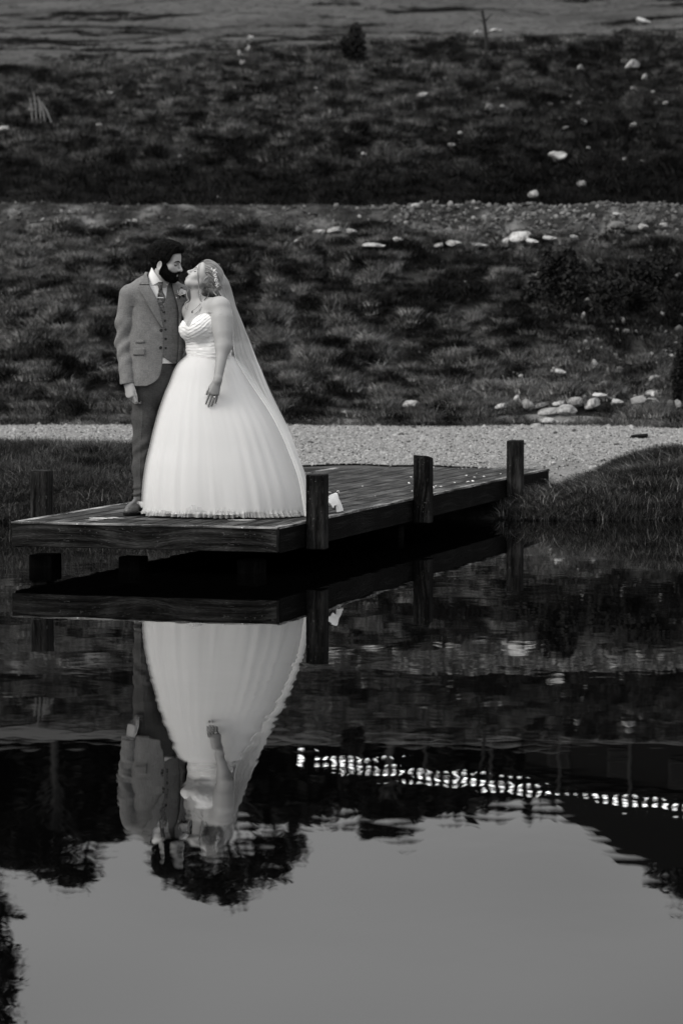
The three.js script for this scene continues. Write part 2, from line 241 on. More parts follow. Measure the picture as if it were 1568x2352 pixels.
{
  const r = rng(3), bw = 0.1395, n = 12;   // twelve lines of boards, butt-jointed
  for (let k = 0; k < n; k++) {
    const z = -(0.045 + (JW - 0.09) * (k + 0.5) / n), w = (JW - 0.09) / n - 0.016;
    const cut = [[3.3, 5.2], [2.4, 4.9], [3.9, 6.1], [1.9, 4.3]][k % 4].map((c) => c + (r() - 0.5) * 0.5), ends = [0.042, ...cut, JL];
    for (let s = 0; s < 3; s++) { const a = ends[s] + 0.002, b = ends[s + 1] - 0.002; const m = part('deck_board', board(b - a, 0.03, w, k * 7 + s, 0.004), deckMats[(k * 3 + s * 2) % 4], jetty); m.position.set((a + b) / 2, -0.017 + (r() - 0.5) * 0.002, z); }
  }
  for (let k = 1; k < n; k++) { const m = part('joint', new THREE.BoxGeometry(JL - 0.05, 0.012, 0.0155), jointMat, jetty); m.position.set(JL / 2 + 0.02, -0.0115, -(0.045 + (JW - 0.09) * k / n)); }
  // rim of thick boards on edge; their sawn tops are pale
  const rim = (l, mat, w = 0.042, h = 0.145) => board(l, h, w, Math.round(l * 100), 0.005);
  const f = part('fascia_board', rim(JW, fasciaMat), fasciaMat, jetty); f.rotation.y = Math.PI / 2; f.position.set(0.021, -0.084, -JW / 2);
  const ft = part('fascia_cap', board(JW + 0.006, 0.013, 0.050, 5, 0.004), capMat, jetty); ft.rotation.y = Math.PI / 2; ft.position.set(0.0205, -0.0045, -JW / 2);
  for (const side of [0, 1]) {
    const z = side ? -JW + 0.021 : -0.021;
    for (const [a, b, s] of [[0.046, 3.62, 1], [3.624, JL, 2]]) { const m = part('side_board', board(b - a, 0.15, 0.042, side * 10 + s, 0.005), sideShadeMat, jetty); m.position.set((a + b) / 2, -0.09, z); const c = part('side_cap', board(b - a - (s === 1 ? 0.008 : 0), 0.016, 0.050, side * 10 + s + 3, 0.004), capMat, jetty); c.position.set((a + b) / 2 + (s === 1 ? 0.004 : 0), -0.006, z); }
  }
  // beams and joists beneath
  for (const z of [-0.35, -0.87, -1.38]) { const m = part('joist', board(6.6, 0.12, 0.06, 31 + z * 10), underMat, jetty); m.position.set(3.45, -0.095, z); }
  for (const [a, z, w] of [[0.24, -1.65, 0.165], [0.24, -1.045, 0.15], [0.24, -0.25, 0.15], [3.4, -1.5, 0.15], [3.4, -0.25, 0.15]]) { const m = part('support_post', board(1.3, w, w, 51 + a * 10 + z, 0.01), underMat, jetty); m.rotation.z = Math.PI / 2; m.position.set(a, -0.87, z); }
}
// square mooring posts bolted to the sides
function mooringPost(px, pyTop, label, seed, side, notch) {
  // side 0: outside the right-hand edge, 1: outside the left-hand edge; find the distance along from the pixel column
  const off = side ? JW + 0.066 : -0.066; let best = 0, bd = 1e9; for (let a = 0; a < JL; a += 0.01) { const x = JA.x + JD.x * a + JB.x * off, z = JA.z + JD.z * a + JB.z * off, e = Math.abs(MIDX + FOCAL * x / -z * 1.0 - px); if (e < bd) { bd = e; best = a; } }
  const x = JA.x + JD.x * best + JB.x * off, z = JA.z + JD.z * best + JB.z * off, top = EYE + ray(px, pyTop).y * -z;
  const w = 0.118, y0 = DECK - 0.178, h = top - y0, g = board(h, w, w, seed, 0.008); g.rotateZ(Math.PI / 2);
  const p = g.attributes.position; for (let i = 0; i < p.count; i++) if (p.getY(i) > h / 2 - 0.02) p.setY(i, p.getY(i) + notch * (p.getX(i) + p.getZ(i) * 0.4)); g.computeVertexNormals();
  const m = part('mooring_post', g, postMat, jetty); m.userData.label = label;
  m.position.set(best, y0 + h / 2 - DECK, -off);
  return m;
}
mooringPost(728, 1089, 'front right post beside the hem of the dress', 61, 0, 0.02);
mooringPost(972, 1048, 'middle right post with a split slanting top', 62, 0, -0.16);
mooringPost(1183, 1011, 'rear right post next to the shore grass', 63, 0, 0.02);
mooringPost(96, 1080, 'front left post standing in the water', 64, 1, 0.02);

// ---------------------------------------------------------------- bodies and clothes: distance fields meshed by surface nets
const sminF = (a, b, k) => { const h = Math.max(k - Math.abs(a - b), 0) / k; return Math.min(a, b) - h * h * k * 0.25; };
const smaxF = (a, b, k) => -sminF(-a, -b, k);
function cap(a, b, ra, rb = ra) { const [ax, ay, az] = a, bx = b[0] - ax, by = b[1] - ay, bz = b[2] - az, L = bx * bx + by * by + bz * bz || 1e-9; return (x, y, z) => { const px = x - ax, py = y - ay, pz = z - az; let h = (px * bx + py * by + pz * bz) / L; h = h < 0 ? 0 : h > 1 ? 1 : h; const dx = px - bx * h, dy = py - by * h, dz = pz - bz * h; return Math.sqrt(dx * dx + dy * dy + dz * dz) - (ra + (rb - ra) * h); }; }
function ell(c, r) { return (x, y, z) => { const px = x - c[0], py = y - c[1], pz = z - c[2], ax = px / r[0], ay = py / r[1], az = pz / r[2], bx = ax / r[0], by = ay / r[1], bz = az / r[2], k0 = Math.sqrt(ax * ax + ay * ay + az * az), k1 = Math.sqrt(bx * bx + by * by + bz * bz); return k1 < 1e-9 ? -Math.min(...r) : k0 * (k0 - 1) / k1; }; }
// capsule whose cross-section is an ellipse: half-widths (ra, rb) times sx sideways and sz front to back, turned by yaw
function ecap(a, b, ra, rb, yaw, sx, sz) { const c = Math.cos(yaw), s = Math.sin(yaw), f = cap([0, 0, 0], [((b[0] - a[0]) * c - (b[2] - a[2]) * s) / sx, b[1] - a[1], ((b[0] - a[0]) * s + (b[2] - a[2]) * c) / sz], ra, rb), m = Math.min(sx, sz, 1); return (x, y, z) => { const px = x - a[0], py = y - a[1], pz = z - a[2]; return f((px * c - pz * s) / sx, py, (px * s + pz * c) / sz) * m; }; }
function blend(k, ...f) { return (x, y, z) => { let d = f[0](x, y, z); for (let i = 1; i < f.length; i++) d = sminF(d, f[i](x, y, z), k); return d; }; }
function cut(f, g, k = 0.004) { return (x, y, z) => smaxF(f(x, y, z), -g(x, y, z), k); }
function both(f, g, k = 0.003) { return (x, y, z) => smaxF(f(x, y, z), g(x, y, z), k); }
function grow(f, r) { return (x, y, z) => f(x, y, z) - r; }
// a frame: origin o, rotation matrix m (THREE.Matrix4), scale s. inFrame turns a local field into a field of the parent
function frame(o, yaw, pitch, roll = 0, s = 1) { const e = new THREE.Euler(pitch, yaw, roll, 'YXZ'), m = new THREE.Matrix4().makeRotationFromEuler(e).elements; return { o, s, m, out: (p) => [o[0] + s * (m[0] * p[0] + m[4] * p[1] + m[8] * p[2]), o[1] + s * (m[1] * p[0] + m[5] * p[1] + m[9] * p[2]), o[2] + s * (m[2] * p[0] + m[6] * p[1] + m[10] * p[2])], in: (x, y, z) => { const a = (x - o[0]) / s, b = (y - o[1]) / s, c = (z - o[2]) / s; return [m[0] * a + m[1] * b + m[2] * c, m[4] * a + m[5] * b + m[6] * c, m[8] * a + m[9] * b + m[10] * c]; } }; }
function inFrame(fr, f) { const { o, s, m } = fr; return (x, y, z) => { const a = (x - o[0]) / s, b = (y - o[1]) / s, c = (z - o[2]) / s; return s * f(m[0] * a + m[1] * b + m[2] * c, m[4] * a + m[5] * b + m[6] * c, m[8] * a + m[9] * b + m[10] * c); }; }
function meshField(f, lo, hi, c, o = {}) {
  const nx = Math.ceil((hi[0] - lo[0]) / c) + 1, ny = Math.ceil((hi[1] - lo[1]) / c) + 1, nz = Math.ceil((hi[2] - lo[2]) / c) + 1, V = new Float32Array(nx * ny * nz).fill(1), B = 4, reach = B * c * 0.87 * 2.2 + 0.012;
  for (let k = 0; k < nz; k += B) for (let j = 0; j < ny; j += B) for (let i = 0; i < nx; i += B) {
    const d = f(lo[0] + (i + B / 2 - 0.5) * c, lo[1] + (j + B / 2 - 0.5) * c, lo[2] + (k + B / 2 - 0.5) * c), far = Math.abs(d) > reach;
    for (let kk = k; kk < Math.min(k + B, nz); kk++) for (let jj = j; jj < Math.min(j + B, ny); jj++) for (let ii = i; ii < Math.min(i + B, nx); ii++) V[(kk * ny + jj) * nx + ii] = far ? d : f(lo[0] + ii * c, lo[1] + jj * c, lo[2] + kk * c);
  }
  const id = new Int32Array(nx * ny * nz).fill(-1), P = [], I = [];
  const off = [0, 1, nx, nx + 1, nx * ny, nx * ny + 1, nx * ny + nx, nx * ny + nx + 1], E = [[0, 1], [2, 3], [4, 5], [6, 7], [0, 2], [1, 3], [4, 6], [5, 7], [0, 4], [1, 5], [2, 6], [3, 7]];
  for (let k = 0; k < nz - 1; k++) for (let j = 0; j < ny - 1; j++) for (let i = 0; i < nx - 1; i++) {
    const b = (k * ny + j) * nx + i; let n = 0, sx = 0, sy = 0, sz = 0, neg = 0; for (const q of off) if (V[b + q] < 0) neg++; if (!neg || neg === 8) continue;
    for (const [p, q] of E) { const a = V[b + off[p]], e = V[b + off[q]]; if ((a < 0) !== (e < 0)) { const t = a / (a - e); sx += (p & 1) + ((q & 1) - (p & 1)) * t; sy += ((p >> 1) & 1) + (((q >> 1) & 1) - ((p >> 1) & 1)) * t; sz += (p >> 2) + ((q >> 2) - (p >> 2)) * t; n++; } }
    id[b] = P.length / 3; P.push(lo[0] + (i + sx / n) * c, lo[1] + (j + sy / n) * c, lo[2] + (k + sz / n) * c);
  }
  const quad = (a, b, d, e, flip) => { if (a < 0 || b < 0 || d < 0 || e < 0) return; if (o.keep) { const m = (q) => (P[a * 3 + q] + P[d * 3 + q]) / 2; if (!o.keep(m(0), m(1), m(2))) return; } if (flip) I.push(a, d, b, a, e, d); else I.push(a, b, d, a, d, e); };
  for (let k = 1; k < nz - 1; k++) for (let j = 1; j < ny - 1; j++) for (let i = 1; i < nx - 1; i++) {
    const b = (k * ny + j) * nx + i, s = V[b] < 0;
    if (s !== V[b + 1] < 0) quad(id[b - nx - nx * ny], id[b - nx * ny], id[b], id[b - nx], !s);
    if (s !== V[b + nx] < 0) quad(id[b - 1 - nx * ny], id[b - 1], id[b], id[b - nx * ny], !s);
    if (s !== V[b + nx * ny] < 0) quad(id[b - 1 - nx], id[b - nx], id[b], id[b - 1], !s);
  }
  const N = new Float32Array(P.length), h = o.h || Math.min(c * 0.5, 0.002);
  for (let i = 0; i < P.length; i += 3) { const x = P[i], y = P[i + 1], z = P[i + 2], gx = f(x + h, y, z) - f(x - h, y, z), gy = f(x, y + h, z) - f(x, y - h, z), gz = f(x, y, z + h) - f(x, y, z - h), l = Math.hypot(gx, gy, gz) || 1; N[i] = gx / l; N[i + 1] = gy / l; N[i + 2] = gz / l; }
  const g = new THREE.BufferGeometry(); g.setAttribute('position', new THREE.Float32BufferAttribute(P, 3)); g.setAttribute('normal', new THREE.BufferAttribute(N, 3)); g.setIndex(I);
  const U = new Float32Array(P.length / 3 * 2), us = o.uv || 1, cy = Math.cos(o.yaw || 0), sy = Math.sin(o.yaw || 0); for (let i = 0, q = 0; i < P.length; i += 3) { U[q++] = (P[i] * cy - P[i + 2] * sy + (o.wrap ? P[i + 2] * 0.6 : 0)) * us; U[q++] = P[i + 1] * us; } g.setAttribute('uv', new THREE.BufferAttribute(U, 2));
  const C = new Float32Array(P.length).fill(1); if (o.color) for (let i = 0; i < P.length; i += 3) { const v = o.color(P[i], P[i + 1], P[i + 2]); C[i] = C[i + 1] = C[i + 2] = v; } g.setAttribute('color', new THREE.BufferAttribute(C, 3));
  return g;
}
function joinMeshes(...g) { return mergeGeometries(g); }
// from p along dir until the field falls to `off`
function toSurface(f, p, dir, off = 0, most = 0.6) { let t = 0; for (let i = 0; i < 120 && t < most; i++) { const d = f(p[0] + dir[0] * t, p[1] + dir[1] * t, p[2] + dir[2] * t) - off; if (Math.abs(d) < 2e-4) break; t += d * 0.7; } return [p[0] + dir[0] * t, p[1] + dir[1] * t, p[2] + dir[2] * t]; }
// metres from the measuring grid on the couple: KZ metres per unit, (700, 1893) at their feet
const KZ = 0.0010256, J = (X, Y, w = 0) => [(X - 700) * KZ, (1893 - Y) * KZ, w];
function table(rows) { return (v) => { if (v <= rows[0][0]) return rows[0][1]; for (let i = 1; i < rows.length; i++) if (v <= rows[i][0]) { const t = (v - rows[i - 1][0]) / (rows[i][0] - rows[i - 1][0]); return rows[i - 1][1] + (rows[i][1] - rows[i - 1][1]) * t; } return rows[rows.length - 1][1]; }; }
function sTable(rows) {   // the same through a smooth monotone curve
  const n = rows.length, m = rows.map((r, i) => i === 0 || i === n - 1 ? 0 : (() => { const a = (r[1] - rows[i - 1][1]) / (r[0] - rows[i - 1][0]), b = (rows[i + 1][1] - r[1]) / (rows[i + 1][0] - r[0]); return a * b <= 0 ? 0 : 2 * a * b / (a + b); })());
  m[0] = (rows[1][1] - rows[0][1]) / (rows[1][0] - rows[0][0]); m[n - 1] = (rows[n - 1][1] - rows[n - 2][1]) / (rows[n - 1][0] - rows[n - 2][0]);
  return (v) => { if (v <= rows[0][0]) return rows[0][1]; if (v >= rows[n - 1][0]) return rows[n - 1][1]; let i = 1; while (v > rows[i][0]) i++; const h = rows[i][0] - rows[i - 1][0], t = (v - rows[i - 1][0]) / h, t2 = t * t, t3 = t2 * t; return (2 * t3 - 3 * t2 + 1) * rows[i - 1][1] + (t3 - 2 * t2 + t) * h * m[i - 1] + (-2 * t3 + 3 * t2) * rows[i][1] + (t3 - t2) * h * m[i]; };
}
// a layer of cloth lying on a field: between the curves left(Y) and right(Y), Y from a to b, raised by off with turned-down edges
function drape(f, left, right, a, b, off, o = {}) {
  const nr = o.rows || 40, nc = o.cols || 14, P = [], U = [], I = [], z0 = o.from ?? 0.5;
  for (let j = -1; j <= nr + 1; j++) for (let i = -1; i <= nc + 1; i++) {
    const jj = Math.min(nr, Math.max(0, j)), ii = Math.min(nc, Math.max(0, i)), Y = a + (b - a) * jj / nr, l = left(Y), r = right(Y), X = l + (r - l) * ii / nc, rim = j !== jj || i !== ii, p = J(X, Y, z0);
    const s = toSurface(f, p, [0, 0, -1], rim ? -0.002 : off + (o.puff ? o.puff(ii / nc, jj / nr) : 0), 1.2); P.push(...s); U.push(s[0], s[1]);
    if (i > -1 && j > -1) { const w = nc + 3, k = (j + 1) * w + i + 1; I.push(k - w - 1, k, k - w, k - w - 1, k - 1, k); }
  }
  const g = new THREE.BufferGeometry(); g.setAttribute('position', new THREE.Float32BufferAttribute(P, 3)); g.setAttribute('uv', new THREE.Float32BufferAttribute(U, 2)); g.setIndex(I); g.computeVertexNormals(); return g;
}
function tube(points, radius, seg = 24, rad = 6, taper = null) {
  const c = new THREE.CatmullRomCurve3(points.map((p) => new THREE.Vector3(...p))), g = new THREE.TubeGeometry(c, seg, radius, rad, false);
  if (taper) { const p = g.attributes.position; for (let i = 0; i <= seg; i++) { const q = c.getPointAt(i / seg), s = taper(i / seg); for (let j = 0; j <= rad; j++) { const k = i * (rad + 1) + j; p.setXYZ(k, q.x + (p.getX(k) - q.x) * s, q.y + (p.getY(k) - q.y) * s, q.z + (p.getZ(k) - q.z) * s); } } }
  return g;
}
// hand: wrist at w, d towards the fingers, n out of the back of the hand, s towards the thumb; curl in radians per joint
function handField(w, d, n, scale, curls, thumb, spread = 0.12) {
  const v = (a) => new THREE.Vector3(...a), D = v(d).normalize(), N = v(n).addScaledVector(D, -v(n).dot(D)).normalize(), S = v(curls.side).addScaledVector(D, -v(curls.side).dot(D)).addScaledVector(N, -v(curls.side).dot(N)).normalize();
  const at = (a, b, c) => { const p = v(w).addScaledVector(D, a * scale).addScaledVector(S, b * scale).addScaledVector(N, c * scale); return [p.x, p.y, p.z]; };
  const palm = [cap(at(-0.02, 0.006, 0), at(0.082, 0.026, 0.001), 0.019 * scale, 0.013 * scale), cap(at(-0.02, 0, 0), at(0.088, 0.008, 0.003), 0.021 * scale, 0.0135 * scale), cap(at(-0.02, -0.004, 0), at(0.084, -0.011, 0.002), 0.02 * scale, 0.013 * scale), cap(at(-0.02, -0.008, 0), at(0.076, -0.027, -0.002), 0.018 * scale, 0.012 * scale), cap(at(0.01, 0.014, -0.01), at(0.05, 0.026, -0.014), 0.016 * scale, 0.014 * scale)];
  let f = blend(0.014 * scale, ...palm); const fingers = [];
  const spec = [[0.086, 0.027, 0.0085, [0.042, 0.025, 0.021]], [0.090, 0.008, 0.0088, [0.047, 0.029, 0.022]], [0.086, -0.011, 0.0085, [0.043, 0.027, 0.021]], [0.078, -0.028, 0.0075, [0.034, 0.021, 0.019]]];
  const tips = [];
  spec.forEach(([a, b, r, len], i) => {
    let p = at(a - 0.012, b, 0), ang = 0; const sp = (1.5 - i) * spread, chain = []; const c = curls.bend[i];
    for (let k = 0; k < 3; k++) {
      ang += c[k]; const dir = D.clone().multiplyScalar(Math.cos(ang)).addScaledVector(N, -Math.sin(ang)).addScaledVector(S, sp * Math.max(0, Math.cos(ang))).normalize(), L = (len[k] + (k === 0 ? 0.012 : 0)) * scale, q = [p[0] + dir.x * L, p[1] + dir.y * L, p[2] + dir.z * L];
      chain.push(cap(p, q, r * scale * (1.06 - k * 0.1), r * scale * (0.96 - k * 0.1))); p = q;
    }
    fingers.push(blend(0.004 * scale, ...chain)); tips.push(p);
  });
  { let p = at(0.018, 0.024, -0.008), dir = S.clone().multiplyScalar(thumb[0]).addScaledVector(D, thumb[1]).addScaledVector(N, thumb[2]).normalize(), chain = []; const len = [0.040, 0.032, 0.026], rr = [0.0135, 0.0108, 0.0095]; for (let k = 0; k < 3; k++) { const q = [p[0] + dir.x * len[k] * scale, p[1] + dir.y * len[k] * scale, p[2] + dir.z * len[k] * scale]; chain.push(cap(p, q, rr[k] * scale, rr[k] * scale * 0.86)); p = q; dir = dir.addScaledVector(D, 0.25).addScaledVector(N, -(thumb[3] || 0)).normalize(); } fingers.push(blend(0.006 * scale, ...chain)); }
  return { f: (x, y, z) => { let e = f(x, y, z); let g = 1; for (const q of fingers) g = Math.min(g, q(x, y, z)); return sminF(e, g, 0.006 * scale); }, tips, at };
}
// head in its own frame: face towards +z, crown +y, own left +x
function headField(o = {}) {
  const n = o.nose || 1, jaw = o.jaw || 1, cy = o.chin ?? 0, ey = o.ear ?? -0.006;
  const skull = blend(0.03, ell([0, 0.036, -0.018], [0.0745, 0.088, 0.097]), ell([0, 0.03, 0.03], [0.066, 0.075, 0.063]), ell([0, -0.045 + cy * 0.5, 0.034], [0.058 * jaw, 0.075 - cy * 0.5, 0.056]));
  const chin = blend(0.02, cap([-0.014 * jaw, -0.104 + cy, 0.068], [0.014 * jaw, -0.104 + cy, 0.068], 0.0185), cap([-0.052 * jaw, -0.066 + cy, 0.004], [-0.018 * jaw, -0.102 + cy, 0.060], 0.018), cap([0.052 * jaw, -0.066 + cy, 0.004], [0.018 * jaw, -0.102 + cy, 0.060], 0.018), cap([0, -0.08, 0.06], [0, -0.1 + cy, 0.06], 0.024));
  const brow = blend(0.012, cap([-0.036, 0.016, 0.072], [-0.012, 0.015, 0.084], 0.010), cap([0.036, 0.016, 0.072], [0.012, 0.015, 0.084], 0.010));
  const cheek = blend(0.02, cap([-0.042, -0.028, 0.06], [-0.03, -0.04, 0.068], 0.017), cap([0.042, -0.028, 0.06], [0.03, -0.04, 0.068], 0.017));
  const nose = blend(0.008, cap([0, 0.010, 0.086], [0, -0.030, 0.104 + 0.006 * n], 0.0075, 0.0105), ell([0, -0.036, 0.106 + 0.006 * n], [0.0115, 0.0095, 0.0115]), ell([-0.0125, -0.040, 0.098], [0.0075, 0.0085, 0.010]), ell([0.0125, -0.040, 0.098], [0.0075, 0.0085, 0.010]));
  const mouth = blend(0.008, ell([0, -0.064, 0.078], [0.026, 0.022, 0.018]));
  const up = blend(0.005, cap([-0.022, -0.068, 0.084], [-0.004, -0.0635, 0.0955], 0.0042, 0.0052), cap([0.022, -0.068, 0.084], [0.004, -0.0635, 0.0955], 0.0042, 0.0052)), low = blend(0.005, cap([-0.018, -0.0735, 0.084], [0, -0.0765, 0.0935], 0.0045, 0.0062), cap([0.018, -0.0735, 0.084], [0, -0.0765, 0.0935], 0.0045, 0.0062));
  const socket = [-1, 1].map((s) => ell([s * 0.033, -0.002, 0.090], [0.019, 0.0125, 0.0135])), lid = [-1, 1].map((s) => ell([s * 0.032, -0.003, 0.0725], [0.0148, 0.0125, 0.0135]));
  const ear = [-1, 1].map((s) => { const fr = frame([s * 0.0755, ey, -0.012], s * 0.46, 0.14, 0, o.earS ?? 1.05); const disc = ell([0, 0, 0], [0.0065, 0.032, 0.021]), hollow = ell([s * 0.006, 0.004, 0.003], [0.006, 0.021, 0.0115]), rim = (x, y, z) => { const q = Math.hypot(y / 1.5, z); return Math.hypot(q - 0.0185, x - s * 0.003) - 0.0038; }, lobe = ell([s * 0.001, -0.027, 0.006], [0.006, 0.009, 0.009]); const f = blend(0.004, cut(disc, hollow, 0.004), rim, lobe); return inFrame(fr, f); });
  return (x, y, z) => {
    if (x * x + y * y + z * z > 0.09) return Math.hypot(x, y, z) - 0.17;
    let d = sminF(skull(x, y, z), chin(x, y, z), 0.03); d = sminF(d, brow(x, y, z), 0.016); d = sminF(d, cheek(x, y, z), 0.025);
    d = smaxF(d, -socket[0](x, y, z), 0.014); d = smaxF(d, -socket[1](x, y, z), 0.014);
    d = sminF(d, lid[0](x, y, z), 0.003); d = sminF(d, lid[1](x, y, z), 0.003);
    d = sminF(d, nose(x, y, z), 0.010); d = sminF(d, mouth(x, y, z), 0.012);
    d = smaxF(d, -ell0(x, y, z), 0.003); d = sminF(d, up(x, y, z), 0.003); d = sminF(d, low(x, y, z), 0.003);
    d = sminF(d, Math.min(ear[0](x, y, z), ear[1](x, y, z)), 0.006);
    return d;
  };
}
const ell0 = ell([0, -0.0702, 0.098], [0.021, 0.0016, 0.012]);

// ---------------------------------------------------------------- the couple
const COUPLE = onLevel(471.5, 1183.3, DECK);
const weave = makeTex(512, 512, (u, v) => { const t = 0.5 * tnoise2(u * 256, v * 24, 256, 24, 1) + 0.5 * tnoise2(u * 24, v * 256, 24, 256, 2) + 0.5 * tnoise2(u * 64, v * 64, 64, 64, 3) + 0.35 * tnoise(u * 9, v * 9, 9, 4); return 0.72 + 0.2 * t; });
weave.repeat.set(3.2, 3.2);
const satin = null;
const suitMat = grey(0.245, 0.95, { map: weave, bumpMap: weave, bumpScale: 0.0012 }), trouserShadeMat = grey(0.095, 0.95, { map: weave, bumpMap: weave, bumpScale: 0.0012 }), vestMat = grey(0.195, 0.95, { map: weave, bumpMap: weave, bumpScale: 0.0012 });  // trousers share the suit cloth, darkened in colour for the shade on them
const skinMat = phys(1, 0.52, { vertexColors: true, specularIntensity: 0.6 }), hairDark = grey(0.003, 0.75), shirtMat = grey(0.78, 0.8), buttonMat = grey(0.012, 0.35), shoeMat = phys(0.05, 0.38, { clearcoat: 0.3, clearcoatRoughness: 0.4 }), soleMat = grey(0.012, 0.7);
const CLOTH = { uv: 1, wrap: true };
const clampR = (l, r) => (x, y) => { const X = x / KZ + 700, Y = 1893 - y / KZ; return Math.max(l(Y) - X, X - r(Y)) * KZ; };   // signed distance to a region between two curves
const below = (top) => (x, y) => (top(x / KZ + 700) - (1893 - y / KZ)) * KZ, above = (bot) => (x, y) => ((1893 - y / KZ) - bot(x / KZ + 700)) * KZ;
{
  const groom = thing('person', 'bearded man in a tweed suit, waistcoat and tie bending his face to the bride', 'person', null, COUPLE.clone());
  const yaw = 0.44, hf = frame(J(453, 274, -0.085), 1.26, 0.20, 0.0, 0.985), head = headField({ nose: 1.05, jaw: 1.06, chin: 0.010, ear: -0.030 });
  const neck = blend(0.03, cap(J(384, 470, -0.135), J(430, 345, -0.10), 0.063, 0.057));
  const T = (k) => blend(0.05, ecap(J(380, 540, -0.16), J(374, 800, -0.15), 0.200 - k, 0.178 - k, yaw, 1, 0.66), ecap(J(374, 800, -0.15), J(364, k > 0.04 ? 900 : 1080, -0.14), 0.178 - k, (k > 0.04 ? 0.18 : 0.204) - k, yaw, 1, 0.68), cap(J(372, 440, -0.155), J(232, 482, -0.085), 0.074 - k, 0.058 - k * 0.6), cap(J(388, 440, -0.165), J(530, 480, -0.225), 0.074 - k, 0.058 - k * 0.6));
  const shR = J(213, 484, -0.08), elR = J(184, 800, -0.09), wrR = J(207, 1052, -0.02), shL = J(545, 484, -0.235), elL = J(640, 770, -0.36), wrL = J(830, 835, -0.27);
  const handR = handField(J(211, 1050, -0.015), [0.14, -0.985, 0.12], [-0.72, 0.02, 0.68], 1.0, { side: [0.68, 0, 0.72], bend: [[0.35, 0.75, 0.4], [0.5, 0.9, 0.45], [0.6, 0.95, 0.5], [0.65, 1.0, 0.5]] }, [0.10, 0.95, -0.22, 0.12], 0.03);
  const handL = handField(J(838, 830, -0.26), [0.8, -0.05, 0.55], [0.3, 0.1, -0.6], 0.98, { side: [0, 1, 0], bend: [[0.2, 0.3, 0.2], [0.2, 0.3, 0.2], [0.25, 0.3, 0.2], [0.3, 0.3, 0.2]] }, [0.6, 0.7, 0, 0], 0.06);
  const legs = [cap(J(318, 1040, -0.13), J(300, 1440, -0.12), 0.085, 0.055), cap(J(300, 1440, -0.12), J(270, 1800, -0.11), 0.054, 0.036), cap(J(408, 1040, -0.20), J(396, 1440, -0.24), 0.085, 0.055), cap(J(396, 1440, -0.24), J(390, 1800, -0.24), 0.054, 0.036), cap(J(272, 1820, -0.11), J(240, 1860, -0.03), 0.026, 0.018), cap(J(392, 1820, -0.24), J(404, 1860, -0.15), 0.026, 0.018)];
  const body = blend(0.02, inFrame(hf, head), neck, T(0.045), cap(shR, elR, 0.045, 0.036), cap(elR, wrR, 0.036, 0.027), cap(shL, elL, 0.045, 0.036), cap(elL, wrL, 0.036, 0.027), ...legs);
  const hairF = (() => { const top = blend(0.03, grow(head, 0.0045), ell([0, 0.042, -0.024], [0.0835, 0.096, 0.103]), ell([0, 0.102, 0.034], [0.060, 0.042, 0.066]), ell([0, 0.085, -0.02], [0.076, 0.056, 0.09])), zh = table([[-0.16, -0.10], [-0.085, -0.07], [-0.05, -0.045], [-0.03, -0.036], [-0.022, 0.018], [0.02, 0.048], [0.060, 0.058], [0.074, 0.078], [0.083, 0.13], [0.2, 0.13]]);
    const earHole = [ell([-0.088, -0.031, -0.016], [0.03, 0.036, 0.026]), ell([0.088, -0.031, -0.016], [0.03, 0.036, 0.026])];
    return (x, y, z) => { let d = top(x, y, z) + 0.004 * noise(x * 70, y * 40, z * 50) + 0.0026 * noise(x * 160, y * 70, z * 110) + 0.0016 * noise(x * 330, y * 200, z * 330); d = smaxF(d, (z - zh(y)) * 0.5, 0.004); d = smaxF(d, -earHole[0](x, y, z), 0.004); d = smaxF(d, -earHole[1](x, y, z), 0.004); return d; }; })();
  const beardF = (() => { const b = blend(0.02, grow(head, 0.0052), cap([-0.018, -0.098, 0.066], [0.018, -0.098, 0.066], 0.0235), cap([-0.055, -0.068, 0.0], [-0.02, -0.098, 0.05], 0.022), cap([0.055, -0.068, 0.0], [0.02, -0.098, 0.05], 0.022)); const tash = blend(0.006, cap([-0.026, -0.064, 0.086], [-0.003, -0.0545, 0.103], 0.0065, 0.0075), cap([0.026, -0.064, 0.086], [0.003, -0.0545, 0.103], 0.0065, 0.0075), cap([-0.026, -0.064, 0.086], [-0.03, -0.085, 0.08], 0.007), cap([0.026, -0.064, 0.086], [0.03, -0.085, 0.08], 0.007));
    const cheekLine = table([[-0.03, 0.16], [-0.006, 0.02], [0.012, 0.012], [0.03, -0.012], [0.05, -0.046], [0.075, -0.058], [0.12, -0.062]]), mouth = ell([0, -0.074, 0.10], [0.022, 0.0125, 0.03]), back = table([[-0.15, -0.005], [-0.09, -0.015], [-0.05, 0.0], [-0.02, 0.010], [0.03, 0.016], [0.2, 0.016]]);
    return (x, y, z) => { let d = b(x, y, z) + 0.0018 * noise(x * 260, y * 160, z * 260); d = smaxF(d, y - cheekLine(z), 0.005); d = smaxF(d, (back(y) - z) * 0.8, 0.005); d = smaxF(d, -0.126 - y, 0.01); d = sminF(d, tash(x, y, z), 0.004); return smaxF(d, -mouth(x, y, z), 0.004); }; })();
